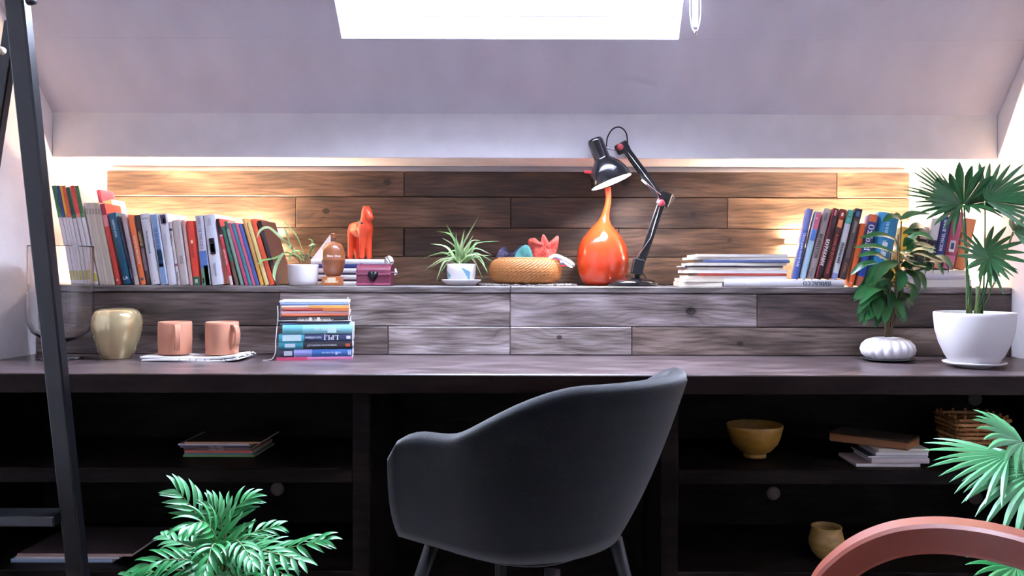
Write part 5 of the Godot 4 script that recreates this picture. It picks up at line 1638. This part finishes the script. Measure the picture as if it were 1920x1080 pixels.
func floor_palms() -> void:
	var lm := blade([Vector3(0, 0, 0), Vector3(0.35, 0.05, 0), Vector3(0.7, 0.02, 0), Vector3(1, -0.12, 0)], 1.0, Vector3.UP, 0.12, 0.38, 3)
	# parlour palm, lower left
	var d := 1.62
	var base := Vector3(px(415, d), 0, -d)
	var t := thing("parlour_palm", "feathery green parlour palm in the lower left foreground", "potted plant", base)
	var k := 0.001
	pot_plant_pot(t, [[0, 0], [90, 0], [95, 4], [115, 190], [118, 200], [112, 200], [106, 180], [0, 178]], k, mat(Color("b8b0a8"), 0.6), 106, 186)
	var F1 := [
		[[[412, 1075], [396, 990], [366, 940], [336, 904]], 0.06, 9, 0.058, 0.014, 1],
		[[[414, 1075], [424, 985], [436, 940], [466, 914]], -0.04, 10, 0.05, 0.011, 0],
		[[[418, 1075], [448, 1010], [474, 980], [516, 968]], -0.06, 9, 0.042, 0.010, 0],
		[[[420, 1075], [452, 1030], [530, 1010], [602, 994]], 0.05, 12, 0.055, 0.013, 0],
		[[[408, 1075], [372, 1035], [312, 1030], [262, 1046]], 0.06, 12, 0.045, 0.011, 0],
		[[[406, 1080], [350, 1050], [270, 1056], [206, 1082]], 0.02, 11, 0.045, 0.011, 0],
		[[[408, 1075], [380, 1020], [346, 1002], [312, 988]], -0.04, 9, 0.04, 0.011, 1],
		[[[412, 1075], [408, 1000], [384, 960], [352, 968]], 0.1, 10, 0.052, 0.013, 0],
		[[[418, 1075], [450, 1035], [505, 1040], [548, 1072]], 0.1, 11, 0.045, 0.012, 0],
		[[[414, 1075], [410, 1010], [398, 1004], [386, 1050]], 0.14, 9, 0.045, 0.012, 0],
		[[[416, 1075], [436, 1000], [452, 1000], [470, 1030]], 0.12, 9, 0.042, 0.011, 1],
		[[[414, 1080], [404, 1060], [380, 1068], [350, 1090]], 0.16, 9, 0.045, 0.012, 1],
		[[[414, 1075], [420, 1000], [412, 952], [398, 930]], 0.02, 10, 0.045, 0.012, 1],
		[[[418, 1080], [440, 1060], [460, 1066], [490, 1090]], 0.15, 9, 0.045, 0.012, 0],
		[[[416, 1075], [446, 1020], [488, 1012], [560, 1030]], 0.12, 11, 0.05, 0.012, 1],
	]
	for f in F1:
		var c: Array = f[0].map(func(v): return [v[0], v[1] + 20])
		frond(t, base, d, c, f[1], f[2], f[3], f[4], [M.palm, M.palm_light][f[5]], lm)
	var st := begin(true)
	for i in 5: tube(st, smooth_pts([Vector3(0.02 * (i - 2), 0.18, 0.01 * (i % 2)), Vector3(0.012 * (i - 2), 0.32, 0.0), P(415 + 2 * (i - 2), 1074, d) - base], 4), 0.004, 6)
	part("stem", st, M.stem, t)
	# fan palm, lower right
	d = 1.66
	base = Vector3(px(1985, d), 0, -d)
	t = thing("foreground_fan_palm", "fan palm with pale pleated leaves in the lower right foreground", "potted plant", base)
	pot_plant_pot(t, [[0, 0], [90, 0], [95, 4], [115, 190], [118, 200], [112, 200], [106, 180], [0, 178]], k, mat(Color("b8b0a8"), 0.6), 106, 186)
	var hubs := [[1908, 826, 0.02], [1893, 866, 0.1], [1880, 1046, 0.05], [1862, 840, 0.06]]
	var tgt := Vector3(0, 0.2, 0)
	for i in 4:
		var h: Vector3 = P(hubs[i][0], hubs[i][1], d) - base + Vector3(0, 0, hubs[i][2])
		st = begin(true)
		var mid: Vector3 = (P(1935, 1010, d) - base) if i != 2 else h.lerp(tgt, 0.5)
		tube(st, smooth_pts([tgt + Vector3(0.01 * i, 0, 0), mid + Vector3(0.006 * i, 0, 0.0), h], 6), 0.003, 8)
		part("petiole", st, M.stem, t)
	var fans := [
		[0, Vector3(-0.75, 0.35, 0.35), Vector3(0.25, 0.8, 0.55), 0.13, 17, 230, 0.55, 0.25, 0.0],
		[3, Vector3(-1, -0.1, 0.1), Vector3(0.0, 0.9, 0.4), 0.15, 11, 110, 0.5, 0.15, 0.0],
		[1, Vector3(-0.75, -0.3, 0.5), Vector3(-0.05, 0.75, 0.65), 0.155, 19, 215, 0.6, 0.35, 0.0],
		[2, Vector3(-0.4, -0.15, 0.6), Vector3(0.0, 0.8, 0.6), 0.1, 15, 260, 0.5, 0.25, 0.0],
	]
	for f in fans:
		var h: Vector3 = P(hubs[f[0]][0], hubs[f[0]][1], d) - base + Vector3(0, 0, hubs[f[0]][2])
		put("fan_leaf", fan(h, f[1], f[2], f[3], f[4], f[5], f[6], f[7], f[8]), M.palm_light if f[0] != 2 else M.palm, t)

func bentwood_chair() -> void:
	var d := 1.15
	var base := Vector3(px(1720, d), 0, -d)
	var t := thing("bentwood_armchair", "reddish brown bentwood armchair arm in the lower right corner", "armchair", base)
	var wood := mat(Color("74321f"), 0.4, 0.0, {"clearcoat_enabled": true, "clearcoat": 0.15})
	var pts := []
	for c in [[1500, 1420, 1.2], [1508, 1240, 1.19], [1538, 1114, 1.17], [1590, 1052, 1.15], [1660, 1016, 1.12], [1740, 1003, 1.09], [1830, 1010, 1.05], [1930, 1034, 1.0], [2060, 1075, 0.94], [2200, 1180, 0.9], [2260, 1400, 0.88]]:
		pts.append(P(c[0], c[1], c[2]) - base)
	pts[0] = Vector3(pts[1].x, 0, pts[1].z)
	pts[10] = Vector3(pts[9].x, 0, pts[9].z)
	var st := begin(true)
	st.set_smooth_group(-1)
	uvm = Vector4(0.8, 3, 0, 0)
	var p2 := smooth_pts(pts, 10)
	bar(st, p2, 0.037, 0.05, Vector3(0.33, -0.06, -1))
	uvm = Vector4(1, 1, 0, 0)
	part("arm_loop", st, wood, t)
	st = begin()
	var sa: Vector3 = P(1506, 1260, 1.19) - base
	block(st, Vector3(sa.x, 0.36, -0.05), Vector3(sa.x + 0.5, 0.41, 0.32), 0.01)
	part("seat", st, wood, t)
